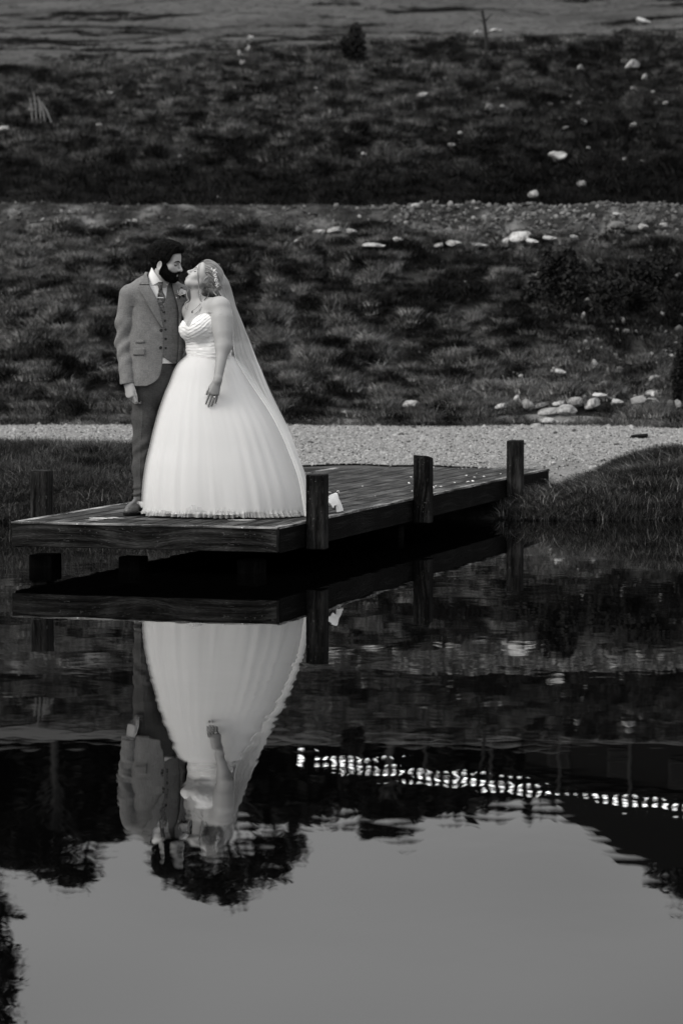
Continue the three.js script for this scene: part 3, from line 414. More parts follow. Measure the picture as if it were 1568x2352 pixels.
  const skin = (x, y, z) => { const h = hf.in(x, y, z); if (Math.abs(h[0]) < 0.09 && Math.abs(h[1]) < 0.14 && h[2] > 0.02) { const lip = Math.exp(-Math.pow((h[1] + 0.0715) / 0.008, 2) - Math.pow(h[0] / 0.022, 2)); const eye = Math.exp(-Math.pow((h[1] + 0.004) / 0.006, 2) - Math.pow((Math.abs(h[0]) - 0.032) / 0.014, 2)); const nostril = Math.exp(-(Math.pow((Math.abs(h[0]) - 0.008) / 0.004, 2) + Math.pow((h[1] + 0.0465) / 0.003, 2))); const near = Math.min(hairF(h[0], h[1], h[2]), beardF(h[0], h[1], h[2])); return 0.38 * (1 - 0.82 * smooth(0.012, -0.001, near)) * (1 - 0.6 * nostril) * (1 - 0.45 * lip - 0.35 * eye) * (1 + 0.05 * noise(h[0] * 90, h[1] * 90, h[2] * 90)); } return 0.38 * (1 + 0.05 * noise(x * 60, y * 60, z * 60)); };
  const whole = (x, y, z) => Math.min(body(x, y, z), handR.f(x, y, z), handL.f(x, y, z)), wholeS = (x, y, z) => sminF(sminF(body(x, y, z), handR.f(x, y, z), 0.012), handL.f(x, y, z), 0.012);
  const yN = J(0, 455)[1], yH = J(0, 1030)[1];
  part('body', joinMeshes(
    meshField(wholeS, [-0.55, yN - 0.02, -0.3], [0.05, J(0, 120)[1], 0.12], 0.003, { color: skin, keep: (x, y) => y > yN && x < J(600, 0)[0] }),
    meshField(wholeS, [-0.66, -0.01, -0.55], [0.32, yN + 0.03, 0.16], 0.012, { color: skin, keep: (x, y, z) => y <= yN + 0.004 && !(y < yH - 0.004 && x < J(262, 0)[0] && y > J(0, 1200)[1]) }),
    meshField(wholeS, [J(150, 0)[0], J(0, 1190)[1], -0.14], [J(300, 0)[0], yH + 0.02, 0.14], 0.0028, { color: skin, keep: (x, y) => y <= yH && x < J(266, 0)[0] })), skinMat, groom);
  // hair and beard
  part('hair', meshField(inFrame(hf, hairF), [J(320, 0)[0], J(0, 420)[1], -0.26], [J(600, 0)[0], J(0, 110)[1], 0.12], 0.003), hairDark, groom);
  part('beard', meshField(inFrame(hf, beardF), [J(380, 0)[0], J(0, 460)[1], -0.22], [J(620, 0)[0], J(0, 250)[1], 0.1], 0.0028), hairDark, groom);
  { const r = rng(31), g = [], grow1 = (f, p, dir, l, w) => { g.push(tube([hf.out(p), hf.out([p[0] + dir[0] * l * 0.5, p[1] + dir[1] * l * 0.5, p[2] + dir[2] * l * 0.5]), hf.out([p[0] + dir[0] * l * 0.9, p[1] + dir[1] * l * 0.9 - l * 0.15, p[2] + dir[2] * l * 0.9])], w, 4, 4)); };
    for (let i = 0; i < 900; i++) { const a = r() * 6.283, b = Math.acos(1 - 1.5 * r()), u = [Math.sin(b) * Math.cos(a), Math.cos(b), Math.sin(b) * Math.sin(a)], p = toSurface(hairF, [u[0] * 0.2, 0.03 + u[1] * 0.2, u[2] * 0.2], [-u[0], -u[1], -u[2]], -0.001, 0.25); if (Math.abs(hairF(...p)) > 0.004) continue; grow1(hairF, p, [u[0] * 0.5 + (r() - 0.5) * 0.5, u[1] * 0.5 + 0.2 * r(), u[2] * 0.3 + 0.5 * (p[2] > 0 ? 1 : -0.5)], 0.006 + 0.009 * r() * smooth(0, 0.12, p[1]), 0.0009); }
    for (let i = 0; i < 1100; i++) { const a = (r() - 0.5) * 3.6, b = -0.1 - 1.3 * r(), u = [Math.cos(b) * Math.sin(a), Math.sin(b), Math.cos(b) * Math.cos(a)], p = toSurface(beardF, [u[0] * 0.2, -0.06 + u[1] * 0.2, 0.02 + u[2] * 0.2], [-u[0], -u[1], -u[2]], -0.001, 0.25); if (Math.abs(beardF(...p)) > 0.004) continue; grow1(beardF, p, [u[0] * 0.5 + (r() - 0.5) * 0.6, -0.7, u[2] * 0.5], 0.004 + 0.005 * r(), 0.0008); }
    part('loose_hair', mergeGeometries(g), hairDark, groom).userData.kind = 'stuff'; }
  const onFace = (p, r = 0) => hf.out(toSurface(head, [p[0], p[1], p[2] + 0.06], [0, 0, -1], r, 0.12));
  for (const s of [-1, 1]) {
    part('eyebrow', tube([[s * 0.013, 0.0165, 0.09], [s * 0.026, 0.021, 0.09], [s * 0.040, 0.019, 0.08], [s * 0.051, 0.012, 0.07]].map((p) => onFace(p, 0.001)), 0.0042, 16, 6, (t) => 1 - 0.6 * t * t), hairDark, groom);
    part('eyelash', tube([[s * 0.019, -0.0085, 0.09], [s * 0.027, -0.0115, 0.09], [s * 0.037, -0.011, 0.09], [s * 0.046, -0.006, 0.08]].map((p) => onFace(p, 0.0005)), 0.0024, 12, 5), hairDark, groom);
  }
  part('teeth', new THREE.SphereGeometry(1, 16, 10).scale(0.016, 0.004, 0.006).applyMatrix4(new THREE.Matrix4().makeRotationFromEuler(new THREE.Euler(0.27, 1.07, 0, 'YXZ')).setPosition(...hf.out([0, -0.0695, 0.087]))), grey(0.55, 0.4), groom);
  // trousers, belt, shoes
  const fold = (x, y, z) => { const Y = 1893 - y / KZ; return 0.004 * Math.exp(-Math.pow((Y - 1470) / 90, 2)) * Math.sin(Y * 0.075 + x * 60) + 0.006 * smooth(1690, 1760, Y) * Math.sin(Y * 0.13 + x * 30); };
  const crease = (x, y, z) => 0.004 * Math.exp(-Math.pow((x - J(table([[1000, 312], [1277, 298], [1421, 286], [1593, 281], [1800, 280]])(1893 - y / KZ), 0)[0]) / 0.006, 2)) * (z > -0.12 ? 1 : 0);
  const legR = blend(0.03, cap(J(318, 1000, -0.14), J(302, 1280, -0.125), 0.100, 0.075), cap(J(302, 1280, -0.125), J(294, 1440, -0.115), 0.074, 0.064), cap(J(294, 1440, -0.115), J(285, 1600, -0.115), 0.063, 0.058), cap(J(285, 1600, -0.115), J(284, 1720, -0.11), 0.056, 0.046), cap(J(284, 1730, -0.11), J(276, 1792, -0.10), 0.044, 0.042));
  const legL = blend(0.03, cap(J(410, 1000, -0.20), J(402, 1440, -0.24), 0.100, 0.064), cap(J(402, 1440, -0.24), J(396, 1785, -0.24), 0.063, 0.046));
  const pants = (x, y, z) => sminF(sminF(pelvis(x, y, z), legR(x, y, z) - fold(x, y, z) - crease(x, y, z), 0.03), legL(x, y, z), 0.03), pelvis = ecap(J(372, 900, -0.155), J(362, 1040, -0.15), 0.158, 0.178, yaw, 1, 0.68);
  const pantsF = both(pants, (x, y) => y - J(0, 897)[1]);
  part('trousers', meshField(both(pantsF, (x, y) => J(0, 1797)[1] - y), [-0.62, 0.05, -0.4], [-0.1, J(0, 890)[1], 0.08], 0.0055, CLOTH), trouserShadeMat, groom);
  part('belt', meshField(both(both(grow(pants, 0.004), (x, y) => y - J(0, 893)[1]), (x, y) => J(0, 928)[1] - y), [-0.6, J(0, 945)[1], -0.36], [-0.1, J(0, 890)[1], 0.06], 0.006), shoeMat, groom);
  const shoe = (an, dir) => { const n = Math.hypot(dir[0], dir[1]), dx = dir[0] / n, dz = dir[1] / n, at = (f, y, s = 0) => [an[0] + dx * f - dz * s, y, an[2] + dz * f + dx * s]; const up = blend(0.025, cap(at(-0.035, 0.052), at(0.03, 0.055), 0.036, 0.040), cap(at(0.03, 0.06), at(0.12, 0.036), 0.042, 0.037), cap(at(0.11, 0.036), at(0.165, 0.026), 0.038, 0.027), cap(at(-0.005, 0.105), at(0.0, 0.05), 0.038, 0.045)); const sole = blend(0.02, cap(at(-0.04, 0.02), at(0.0, 0.02), 0.037), cap(at(0, 0.02), at(0.12, 0.02), 0.034, 0.044), cap(at(0.12, 0.02), at(0.165, 0.02), 0.042, 0.034)); return { up: both(up, (x, y) => 0.016 - y), sole: both(both(sole, (x, y) => y - 0.022, 0.001), (x, y) => 0.001 - y, 0.001), lo: [an[0] - 0.2, 0, an[2] - 0.14], hi: [an[0] + 0.14, 0.16, an[2] + 0.26], at }; };
  for (const s of [shoe(J(274, 1800, -0.10), [-0.40, 0.92]), shoe(J(396, 1800, -0.24), [0.35, 0.94])]) {
    const m = part('shoe', meshField(s.up, s.lo, s.hi, 0.004), shoeMat, groom); part('sole', meshField(s.sole, s.lo, s.hi, 0.004), soleMat, m);
    for (let k = 0; k < 3; k++) part('lace', tube([s.at(0.035 + k * 0.02, 0.095 - k * 0.012, -0.02), s.at(0.042 + k * 0.02, 0.101 - k * 0.012, 0), s.at(0.035 + k * 0.02, 0.095 - k * 0.012, 0.02)], 0.0022, 8, 5), hairDark, m);
  }
  // shirt, collar, tie, waistcoat
  const shirtF = T(0.024);
  part('shirt', meshField(both(blend(0.02, shirtF, cap(J(386, 450, -0.135), J(398, 405, -0.125), 0.066, 0.064)), (x, y) => J(0, 925)[1] - y), [-0.5, J(0, 940)[1], -0.32], [-0.1, J(0, 340)[1], 0.08], 0.006), shirtMat, groom);
  const cone = cap(J(385, 450, -0.135), J(417, 335, -0.115), 0.083, 0.0675), hole = cap(J(382, 470, -0.135), J(430, 330, -0.105), 0.066, 0.0600);
  const colTop = table([[300, 296], [350, 296], [372, 330], [414, 393], [440, 399], [462, 392], [480, 350], [520, 340]]), colBot = table([[300, 330], [326, 336], [340, 380], [356, 429], [385, 416], [414, 404], [434, 405], [446, 415], [461, 428], [474, 395], [520, 380]]);
  part('collar', meshField(both(both(cut(cone, hole, 0.001), below(colTop), 0.002), above(colBot), 0.002), [J(300, 0)[0], J(0, 440)[1], -0.24], [J(500, 0)[0], J(0, 280)[1], 0.0], 0.0026), shirtMat, groom);
  const tieTex = makeTex(128, 128, (u, v) => { const a = tnoise(u * 10, v * 10, 10, 3), b = tnoise(u * 22, v * 22, 22, 4); return Math.abs(a) < 0.16 ? 0.5 : 0.16 + 0.14 * b + (Math.abs(b) < 0.1 ? 0.25 : 0); }); tieTex.repeat.set(7, 7);
  const tieMat = grey(0.42, 0.7, { map: tieTex });
  part('tie', drape(shirtF, sTable([[440, 406], [460, 403], [500, 398], [600, 402]]), sTable([[440, 428], [460, 430], [500, 447], [600, 450]]), 436, 600, 0.005, { rows: 26, cols: 8, puff: (s) => 0.003 * Math.sin(Math.PI * s) }), tieMat, groom);
  part('tie_knot', drape(blend(0.01, shirtF, cone), table([[400, 401], [425, 402], [450, 407]]), table([[400, 434], [425, 431], [450, 427]]), 402, 450, 0.011, { rows: 14, cols: 8, puff: (s, t) => 0.007 * Math.sin(Math.PI * s) }), tieMat, groom);
  part('tie_clip', drape(shirtF, table([[497, 397]]), table([[497, 440]]), 499, 507, 0.0095, { rows: 3, cols: 6 }), grey(0.75, 0.25, { metalness: 0.9 }), groom);
  const vV = clampR(table([[300, 300], [400, 330], [430, 350], [500, 388], [592, 424]]), table([[300, 500], [400, 464], [430, 460], [500, 451], [592, 425]])), vBot = table([[300, 884], [437, 884], [468, 906], [499, 930], [518, 905], [600, 895]]);
  const vestF = T(0.012), vCut = (x, y, z) => z > -0.2 && y > J(0, 592)[1] ? vV(x, y) : 0.02;
  part('waistcoat', meshField(both(cut(both(vestF, (x, y) => y - J(0, 385)[1]), (x, y, z) => vV(x, y) > 0 || y > J(0, 592)[1] - 0.001 ? vCut(x, y, z) : 0.02, 0.002), above(vBot), 0.002), [-0.56, J(0, 945)[1], -0.36], [-0.08, J(0, 370)[1], 0.06], 0.0045, CLOTH), vestMat, groom);
  const button = new THREE.LatheGeometry([[0, 0.0035], [0.004, 0.003], [0.0055, 0.004], [0.0078, 0.0035], [0.0085, 0.0015], [0.0082, -0.001], [0, -0.001]].map((p) => new THREE.Vector2(...p)), 14); button.rotateX(Math.PI / 2);
  const pin = (f, X, Y, s) => { const p = toSurface(f, J(X, Y, 0.4), [0, 0, -1], 0.001, 1), h = 0.004, nx = f(p[0] + h, p[1], p[2]) - f(p[0] - h, p[1], p[2]), ny = f(p[0], p[1] + h, p[2]) - f(p[0], p[1] - h, p[2]), nz = f(p[0], p[1], p[2] + h) - f(p[0], p[1], p[2] - h); const m = part('button', button, buttonMat, groom); m.position.set(...p); m.quaternion.setFromUnitVectors(new THREE.Vector3(0, 0, 1), new THREE.Vector3(nx, ny, nz).normalize()); m.scale.setScalar(s); };
  for (const [X, Y] of [[440, 595], [444, 650], [448, 706], [449, 765], [449, 824]]) pin(vestF, X, Y, 0.95);
  // jacket
  const open = clampR(sTable([[290, 344], [340, 322], [380, 336], [430, 352], [520, 396], [592, 412], [650, 425], [690, 431], [820, 432], [900, 429], [975, 419], [1015, 404], [1045, 372], [1066, 330], [1110, 250]]), sTable([[290, 470], [400, 484], [440, 492], [513, 512], [600, 528], [760, 529], [900, 521], [1000, 509], [1110, 500]]));
  const slv = (x, y, z) => { const Y = 1893 - y / KZ; return 0.006 * Math.sin(Y * 0.055 + x * 45 + z * 30) * Math.exp(-Math.pow((Y - 790) / 130, 2)) + 0.003 * Math.sin(Y * 0.09 - x * 70) * smooth(960, 1040, Y) * 0.5; };
  const sleeveR = blend(0.035, cap(shR, J(186, 660, -0.085), 0.064, 0.057), cap(J(186, 660, -0.085), elR, 0.057, 0.056), cap(elR, J(204, 1045, -0.022), 0.056, 0.0475)), sleeveL = blend(0.03, cap(shL, elL, 0.064, 0.056), cap(elL, wrL, 0.056, 0.046));
  const T0 = T(0), bodyJ = (x, y, z) => { let d = T0(x, y, z) - 0.0035 * fbm(x * 12, y * 8, z * 12, 3) - 0.0025 * Math.sin((y + 0.6 * x) * 70) * Math.exp(-Math.pow((y - J(0, 740)[1]) / 0.12, 2)) * smooth(J(300, 0)[0], J(420, 0)[0], x); d = smaxF(d, J(0, 1068)[1] - y, 0.006); if (z > -0.21) d = smaxF(d, -open(x, y), 0.003); return d; };
  const jacketF = (x, y, z) => { const b = bodyJ(x, y, z), s = smaxF(sleeveR(x, y, z) - slv(x, y, z), (J(0, 1049)[1] + (x - J(209, 0)[0]) * 0.18) - y, 0.004), l = smaxF(sleeveL(x, y, z), x - J(822, 0)[0], 0.004); return Math.min(sminF(b, s, y > J(0, 560)[1] ? 0.02 : 0.0055), sminF(b, l, 0.02)); };
  part('jacket', meshField(jacketF, [-0.66, J(0, 1085)[1], -0.5], [J(840, 0)[0], J(0, 330)[1], 0.09], 0.0045, CLOTH), suitMat, groom);
  const solidT = blend(0.02, T0, cap(J(384, 470, -0.135), J(418, 340, -0.11), 0.086, 0.074));
  // lapels, jacket collar, pocket flaps
  part('lapel', drape(solidT, sTable([[424, 292], [436, 279], [500, 312], [592, 363], [660, 405], [694, 430]]), sTable([[424, 350], [430, 353], [520, 398], [592, 413], [650, 426], [694, 433]]), 424, 694, 0.006, { rows: 50, cols: 12, puff: (s) => 0.005 * (1 - s) }), suitMat, groom);
  part('jacket_collar', drape(solidT, sTable([[318, 324], [345, 312], [380, 297], [412, 281], [420, 303]]), sTable([[318, 330], [345, 327], [380, 337], [420, 349]]), 318, 420, 0.0075, { rows: 26, cols: 10, puff: (s) => 0.004 * (1 - s) }), suitMat, groom);
  part('lapel', drape(solidT, sTable([[400, 486], [440, 493], [513, 513], [600, 529], [690, 530]]), sTable([[400, 505], [440, 536], [513, 552], [600, 550], [690, 534]]), 400, 690, 0.006, { rows: 40, cols: 10, puff: (s) => 0.005 * s }), suitMat, groom);
  part('pocket_flap', drape(T0, table([[838, 242], [885, 240]]), table([[818, 318], [860, 318], [866, 314]]), 828, 868, 0.006, { rows: 8, cols: 12 }), suitMat, groom);
  part('pocket_flap', drape(T0, table([[772, 258]]), table([[772, 314]]), 775, 790, 0.005, { rows: 5, cols: 10 }), suitMat, groom);
  for (const [X, Y] of [[421, 711], [418, 822]]) pin(T0, X, Y, 1.3);
  // rose in the lapel
  const bo = new THREE.Group(); bo.name = 'boutonniere'; groom.add(bo); bo.position.set(...toSurface(T0, J(537, 474, 0.3), [0, 0, -1], 0.012, 1)); bo.rotation.set(-0.35, 0.15, 0);
  const petalMat = phys(0.75, 0.8, { side: THREE.DoubleSide, transmission: 0.3, thickness: 0 }), leafMat = grey(0.035, 0.7, { side: THREE.DoubleSide });
  const petalG = (r, h, open, w) => { const g = new THREE.PlaneGeometry(1, 1, 8, 6), p = g.attributes.position; for (let i = 0; i < p.count; i++) { const a = p.getX(i) * w, t = p.getY(i) + 0.5, edge = 1 - Math.pow(Math.abs(p.getX(i)) * 2, 3) * 0.35, rr = r * (0.35 + 0.65 * Math.sin(Math.min(1, t * 1.05) * 1.5)) + open * Math.pow(t, 3); p.setXYZ(i, Math.sin(a) * rr, h * t * edge - h * 0.4, Math.cos(a) * rr); } g.computeVertexNormals(); return g; };
  const rr = rng(9); for (const [n, r, h, o, w] of [[3, 0.007, 0.026, 0.001, 1.9], [4, 0.013, 0.030, 0.005, 1.5], [5, 0.019, 0.030, 0.012, 1.3], [5, 0.024, 0.026, 0.016, 1.15]]) for (let k = 0; k < n; k++) { const m = part('petal', petalG(r, h, o, w), petalMat, bo); m.rotation.set(0.95, 0, 0); m.rotateY(k * 6.283 / n + r * 70 + rr() * 0.3); }
  for (let k = 0; k < 7; k++) { const g = new THREE.SphereGeometry(1, 8, 6).scale(0.010, 0.022, 0.003); const m = part('leaf', g, leafMat, bo); const a = 0.4 + k * 0.85; m.position.set(Math.cos(a) * 0.026, Math.sin(a) * 0.022 + 0.006, -0.008); m.rotation.z = a - 1.57; }
  for (const [x, y] of [[-0.030, -0.010], [-0.022, -0.034], [0.034, 0.004]]) part('berry', new THREE.SphereGeometry(0.005, 10, 8).translate(x, y, 0.004), petalMat, bo);
}
{
  const bride = thing('person', 'fair-haired bride in a strapless white ball gown and veil lifting her face to the man', 'person', null, COUPLE.clone());
  const yaw = -0.87, hf = frame(J(696, 381, -0.02), -1.42, -0.70, 0.03, 0.94), head = headField({ nose: 0.7, jaw: 0.92, chin: 0.011, ear: -0.008, earS: 0.84 });
  const torso = blend(0.04, ecap(J(726, 850, -0.03), J(704, 660, -0.03), 0.124, 0.130, yaw, 1.26, 0.96), ecap(J(704, 660, -0.03), J(686, 585, -0.035), 0.128, 0.085, yaw, 1.28, 0.85));
  const bust = blend(0.025, ell(J(668, 694, 0.085), [0.082, 0.078, 0.080]), ell(J(602, 706, 0.015), [0.060, 0.066, 0.068]));
  const shN = J(806, 566, 0.10), elN = J(826, 806, 0.175), wrN = J(792, 1030, 0.295);
  const neck = blend(0.025, cap(J(672, 570, -0.03), J(654, 440, -0.02), 0.057, 0.047), cap(J(668, 548, -0.035), J(790, 560, 0.08), 0.048, 0.060), cap(J(662, 548, -0.04), J(600, 590, -0.14), 0.046, 0.055));
  const arm = blend(0.05, cap(shN, elN, 0.0655, 0.0455), cap(elN, wrN, 0.0435, 0.0265), cap(J(818, 640, 0.125), J(822, 720, 0.145), 0.060, 0.056)), armFar = blend(0.03, cap(J(604, 590, -0.14), J(640, 800, -0.22), 0.05, 0.042), cap(J(640, 800, -0.22), J(560, 900, -0.30), 0.04, 0.028));
  const hand = handField(J(790, 1032, 0.296), [-0.27, -0.95, 0.13], [0.1, 0.12, 0.98], 0.93, { side: [-1, 0.1, 0.1], bend: [[0.34, 0.16, 0.1], [0.30, 0.16, 0.1], [0.32, 0.18, 0.1], [0.36, 0.2, 0.1]] }, [0.25, 0.75, -0.6, 0.1], 0.035);
  const handFar = handField(J(562, 898, -0.30), [-0.8, -0.5, 0.1], [0, 0.3, 0.9], 0.92, { side: [0, 1, 0], bend: [[0.3, 0.3, 0.2], [0.3, 0.3, 0.2], [0.3, 0.3, 0.2], [0.3, 0.3, 0.2]] }, [0.5, 0.7, -0.3, 0.1], 0.06);
  const lower = blend(0.04, ecap(J(728, 880, -0.03), J(740, 1010, -0.03), 0.105, 0.15, yaw, 1.15, 0.9), cap(J(700, 1030, 0.02), J(700, 1850, 0.03), 0.09, 0.04), cap(J(780, 1030, -0.06), J(790, 1850, -0.06), 0.09, 0.04), cap(J(700, 1862, 0.02), J(650, 1872, 0.10), 0.026), cap(J(790, 1862, -0.06), J(760, 1872, 0.04), 0.026));
  const body = (x, y, z) => { let d = sminF(torso(x, y, z), bust(x, y, z), 0.035); d = sminF(d, neck(x, y, z), 0.03); d = sminF(d, inFrameHead(x, y, z), 0.018); d = sminF(d, lower(x, y, z), 0.03); d = sminF(d, arm(x, y, z), y > J(0, 600)[1] ? 0.04 : 0.010); d = sminF(d, armFar(x, y, z), 0.02); d = sminF(d, hand.f(x, y, z), 0.012); return sminF(d, handFar.f(x, y, z), 0.012); }, inFrameHead = inFrame(hf, head);
  const hairF = (() => { const cap0 = blend(0.02, ell([0, 0.040, -0.022], [0.0815, 0.094, 0.104]), ell([0, 0.085, 0.01], [0.066, 0.05, 0.075])), bun = blend(0.02, ell([0, -0.012, -0.112], [0.050, 0.052, 0.036]), ell([0.02, -0.055, -0.085], [0.036, 0.04, 0.03]), ell([-0.02, -0.055, -0.085], [0.036, 0.04, 0.03]), ell([0.03, 0.03, -0.098], [0.036, 0.036, 0.03])), nape = ell([0, -0.07, -0.066], [0.05, 0.052, 0.03]);
    const zh = table([[-0.2, -0.045], [-0.035, -0.042], [0.010, -0.035], [0.026, 0.022], [0.055, 0.047], [0.085, 0.066], [0.115, 0.11], [0.2, 0.12]]);
    return (x, y, z) => { const a = Math.atan2(y + 0.02, Math.abs(x)); let d = cap0(x, y, z) - 0.0011 * Math.sin(a * 58 + 3 * noise(z * 26, a * 8)) - 0.0022 * noise(a * 12, z * 18, 2.2); d = smaxF(d, (z - zh(y)) * 0.6, 0.006); const b = Math.hypot(x, y + 0.012), th = Math.atan2(y + 0.012, x); d = sminF(d, sminF(bun(x, y, z), nape(x, y, z), 0.015) - 0.003 * Math.sin(b * 260 + th * 2) - 0.002 * noise(x * 90, y * 90, z * 90), 0.012); return d; }; })();
  const skin = (x, y, z) => { const h = hf.in(x, y, z); const base = (y > J(0, 620)[1] ? 0.37 : 0.37 - 0.11 * smooth(J(0, 620)[1], J(0, 1080)[1], y)) * (1 + 0.035 * noise(x * 50, y * 50, z * 50)) * (noise(x * 95 + 4, y * 95, z * 95) > 0.80 ? 0.86 : 1); if (Math.abs(h[0]) < 0.09 && Math.abs(h[1]) < 0.14 && h[2] > 0.02) { const lip = Math.exp(-Math.pow((h[1] + 0.0705) / 0.0075, 2) - Math.pow(h[0] / 0.021, 2)) * (h[2] > 0.07 ? 1 : 0); const nostril = Math.exp(-(Math.pow((Math.abs(h[0]) - 0.007) / 0.004, 2) + Math.pow((h[1] + 0.0455) / 0.003, 2))); return 0.43 * (1 - 0.42 * lip) * (1 - 0.6 * nostril) * (1 - 0.5 * smooth(0.011, 0.001, hairF(h[0], h[1], h[2]))) * (1 + 0.10 * smooth(0.03, 0, Math.hypot(Math.abs(h[0]) - 0.04, h[1] + 0.035))); } return base; };  // arm and hand darken downwards: their shading is put into the skin colour
  const yN = J(0, 470)[1], yH = J(0, 1015)[1];
  part('body', joinMeshes(
    meshField(body, [J(540, 0)[0], yN - 0.02, -0.16], [J(840, 0)[0], J(0, 260)[1], 0.12], 0.0028, { color: skin, keep: (x, y) => y > yN }),
    meshField(body, [J(480, 0)[0], J(0, 870)[1], -0.4], [J(910, 0)[0], yN + 0.02, 0.27], 0.0045, { color: skin, keep: (x, y) => y <= yN + 0.002 && y > J(0, 860)[1] - 0.003 }),
    meshField(body, [J(700, 0)[0], J(0, 1060)[1], 0.1], [J(900, 0)[0], J(0, 850)[1], 0.36], 0.0045, { color: skin, keep: (x, y, z) => y <= J(0, 860)[1] + 0.002 && y > yH - 0.005 && z > 0.135 }),
    meshField(body, [J(700, 0)[0], J(0, 1215)[1], 0.2], [J(850, 0)[0], yH + 0.02, 0.42], 0.0026, { color: skin, keep: (x, y) => y <= yH }),
    meshField(body, [-0.36, -0.01, -0.42], [0.3, J(0, 840)[1], 0.2], 0.012, { color: skin, keep: (x, y, z) => y <= J(0, 860)[1] + 0.005 && z <= 0.14 })), skinMat, bride);
  // face
  const onFace = (p, r = 0) => hf.out(toSurface(head, [p[0], p[1], p[2] + 0.06], [0, 0, -1], r, 0.12));
  const browMat = grey(0.10, 0.8), lashMat = grey(0.015, 0.7);
  for (const s of [-1, 1]) {
    part('eyebrow', tube([[s * 0.014, 0.0165, 0.09], [s * 0.026, 0.0225, 0.09], [s * 0.040, 0.0215, 0.08], [s * 0.051, 0.012, 0.07]].map((p) => onFace(p, 0.0004)), 0.0022, 16, 6, (t) => 1 - 0.5 * t), browMat, bride);
    part('eyelash', tube([[s * 0.018, -0.0065, 0.09], [s * 0.027, -0.0105, 0.09], [s * 0.037, -0.010, 0.09], [s * 0.048, -0.003, 0.08]].map((p) => onFace(p, 0.0006)), 0.0021, 14, 5), lashMat, bride);
  }
  // hair: swept back to a low knot, loose curls
  const hairC = (x, y, z) => { const h = hf.in(x, y, z); const low = smooth(-0.01, -0.07, h[1]) * smooth(-0.02, -0.06, h[2]); const st = 0.75 + 0.5 * noise(Math.atan2(h[1] + 0.02, Math.abs(h[0])) * 26, h[2] * 14, 3.3); return (0.34 * st) * (1 - 0.8 * low); };  // shadow at the nape is painted into the hair colour
  const hairMat = grey(1, 0.55, { vertexColors: true });
  part('hair', meshField(inFrame(hf, hairF), [J(570, 0)[0], J(0, 540)[1], -0.2], [J(860, 0)[0], J(0, 240)[1], 0.14], 0.003, { color: hairC }), hairMat, bride);
  const lockMat = grey(0.30, 0.5), lockDark = grey(0.10, 0.55), lockMid = grey(0.2, 0.5);
  const lock = (pts, r, mat = lockMat) => part('hair_lock', tube(pts.map((p) => J(...p)), r, 40, 6, (t) => 0.5 + 1.2 * t * (1 - t) * 1.6 + 0.1), mat, bride);
  lock([[672, 284, 0.06], [664, 320, 0.078], [660, 370, 0.085], [668, 420, 0.07], [668, 450, 0.055], [662, 470, 0.048], [676, 500, 0.04], [668, 530, 0.035], [664, 552, 0.04]], 0.0042);
  lock([[680, 282, 0.055], [670, 340, 0.08], [668, 400, 0.076], [674, 440, 0.06], [664, 490, 0.05], [676, 520, 0.05], [690, 550, 0.055], [665, 590, 0.085], [648, 605, 0.10]], 0.0019);
  lock([[676, 500, 0.045], [690, 545, 0.06], [684, 560, 0.07], [668, 585, 0.085], [646, 604, 0.10], [660, 606, 0.105]], 0.0014);
  lock([[594, 450, -0.06], [584, 478, -0.05], [588, 502, -0.045], [596, 520, -0.045], [580, 535, -0.04], [573, 550, -0.035], [576, 568, -0.03], [593, 581, -0.03]], 0.0046);
  lock([[720, 440, 0.045], [728, 465, 0.04], [724, 492, 0.045], [712, 505, 0.06], [698, 520, 0.062]], 0.0034, lockDark);
  lock([[745, 400, 0.03], [748, 440, 0.02], [760, 470, 0.02], [778, 490, 0.03]], 0.0050);
  { const hw = inFrame(hf, hairF), r = rng(71); for (let i = 0; i < 30; i++) { const u = i / 29, X0 = 676 + 22 * u * (1 - u) * 3 + 16 * u, Y0 = 284 + 84 * u + 4 * (r() - 0.5), X1 = 756 + 10 * (r() - 0.5) - 4 * u, Y1 = 322 + 62 * u + 6 * (r() - 0.5), sag = 10 * Math.sin(u * 6) - 8, pts = []; for (let k = 0; k <= 6; k++) { const t = k / 6, X = X0 + (X1 - X0) * t, Y = Y0 + (Y1 - Y0) * t + sag * Math.sin(Math.PI * t) * 0.7, p = toSurface(hw, J(X, Y, 0.2), [0, 0, -1], -0.0004, 0.4); if (p[2] > -0.15) pts.push(p); } if (pts.length > 4) part('hair_lock', tube(pts, 0.0026 + 0.0016 * r(), 24, 6, (t) => 0.35 + 1.3 * Math.sin(Math.PI * t) * 0.7), [lockMat, lockMat, lockMid, lockDark][Math.floor(r() * 4)], bride); } }
  { const hw = inFrame(hf, hairF), r = rng(72), g = []; for (let i = 0; i < 70; i++) { const X = 665 + 120 * r(), Y = 272 + 170 * r(), p = toSurface(hw, J(X, Y, 0.2), [0, 0, -1], 0.0005, 0.4); if (p[2] < -0.1) continue; const a = 0.5 + 1.2 * r(), l = 0.02 + 0.04 * r(); g.push(tube([p, [p[0] + l * 0.5 * Math.cos(a), p[1] - l * 0.35 * Math.sin(a) + 0.006, p[2] + 0.006], [p[0] + l * Math.cos(a), p[1] - l * Math.sin(a) * 0.6, p[2] + 0.004 * r()]], 0.0009, 8, 4)); } for (let i = 0; i < 26; i++) { const t = r(), X = 672 + 100 * t, Y = 274 + 28 * t * t + 5, l = 0.012 + 0.016 * r(), p = J(X, Y, 0.02 * r()); g.push(tube([p, [p[0] + l * 0.6, p[1] + l * 0.7, p[2]], [p[0] + l * 1.5, p[1] + l * 0.55, p[2]]], 0.0007, 8, 4)); } part('loose_hair', mergeGeometries(g), lockMat, bride).userData.kind = 'stuff'; }
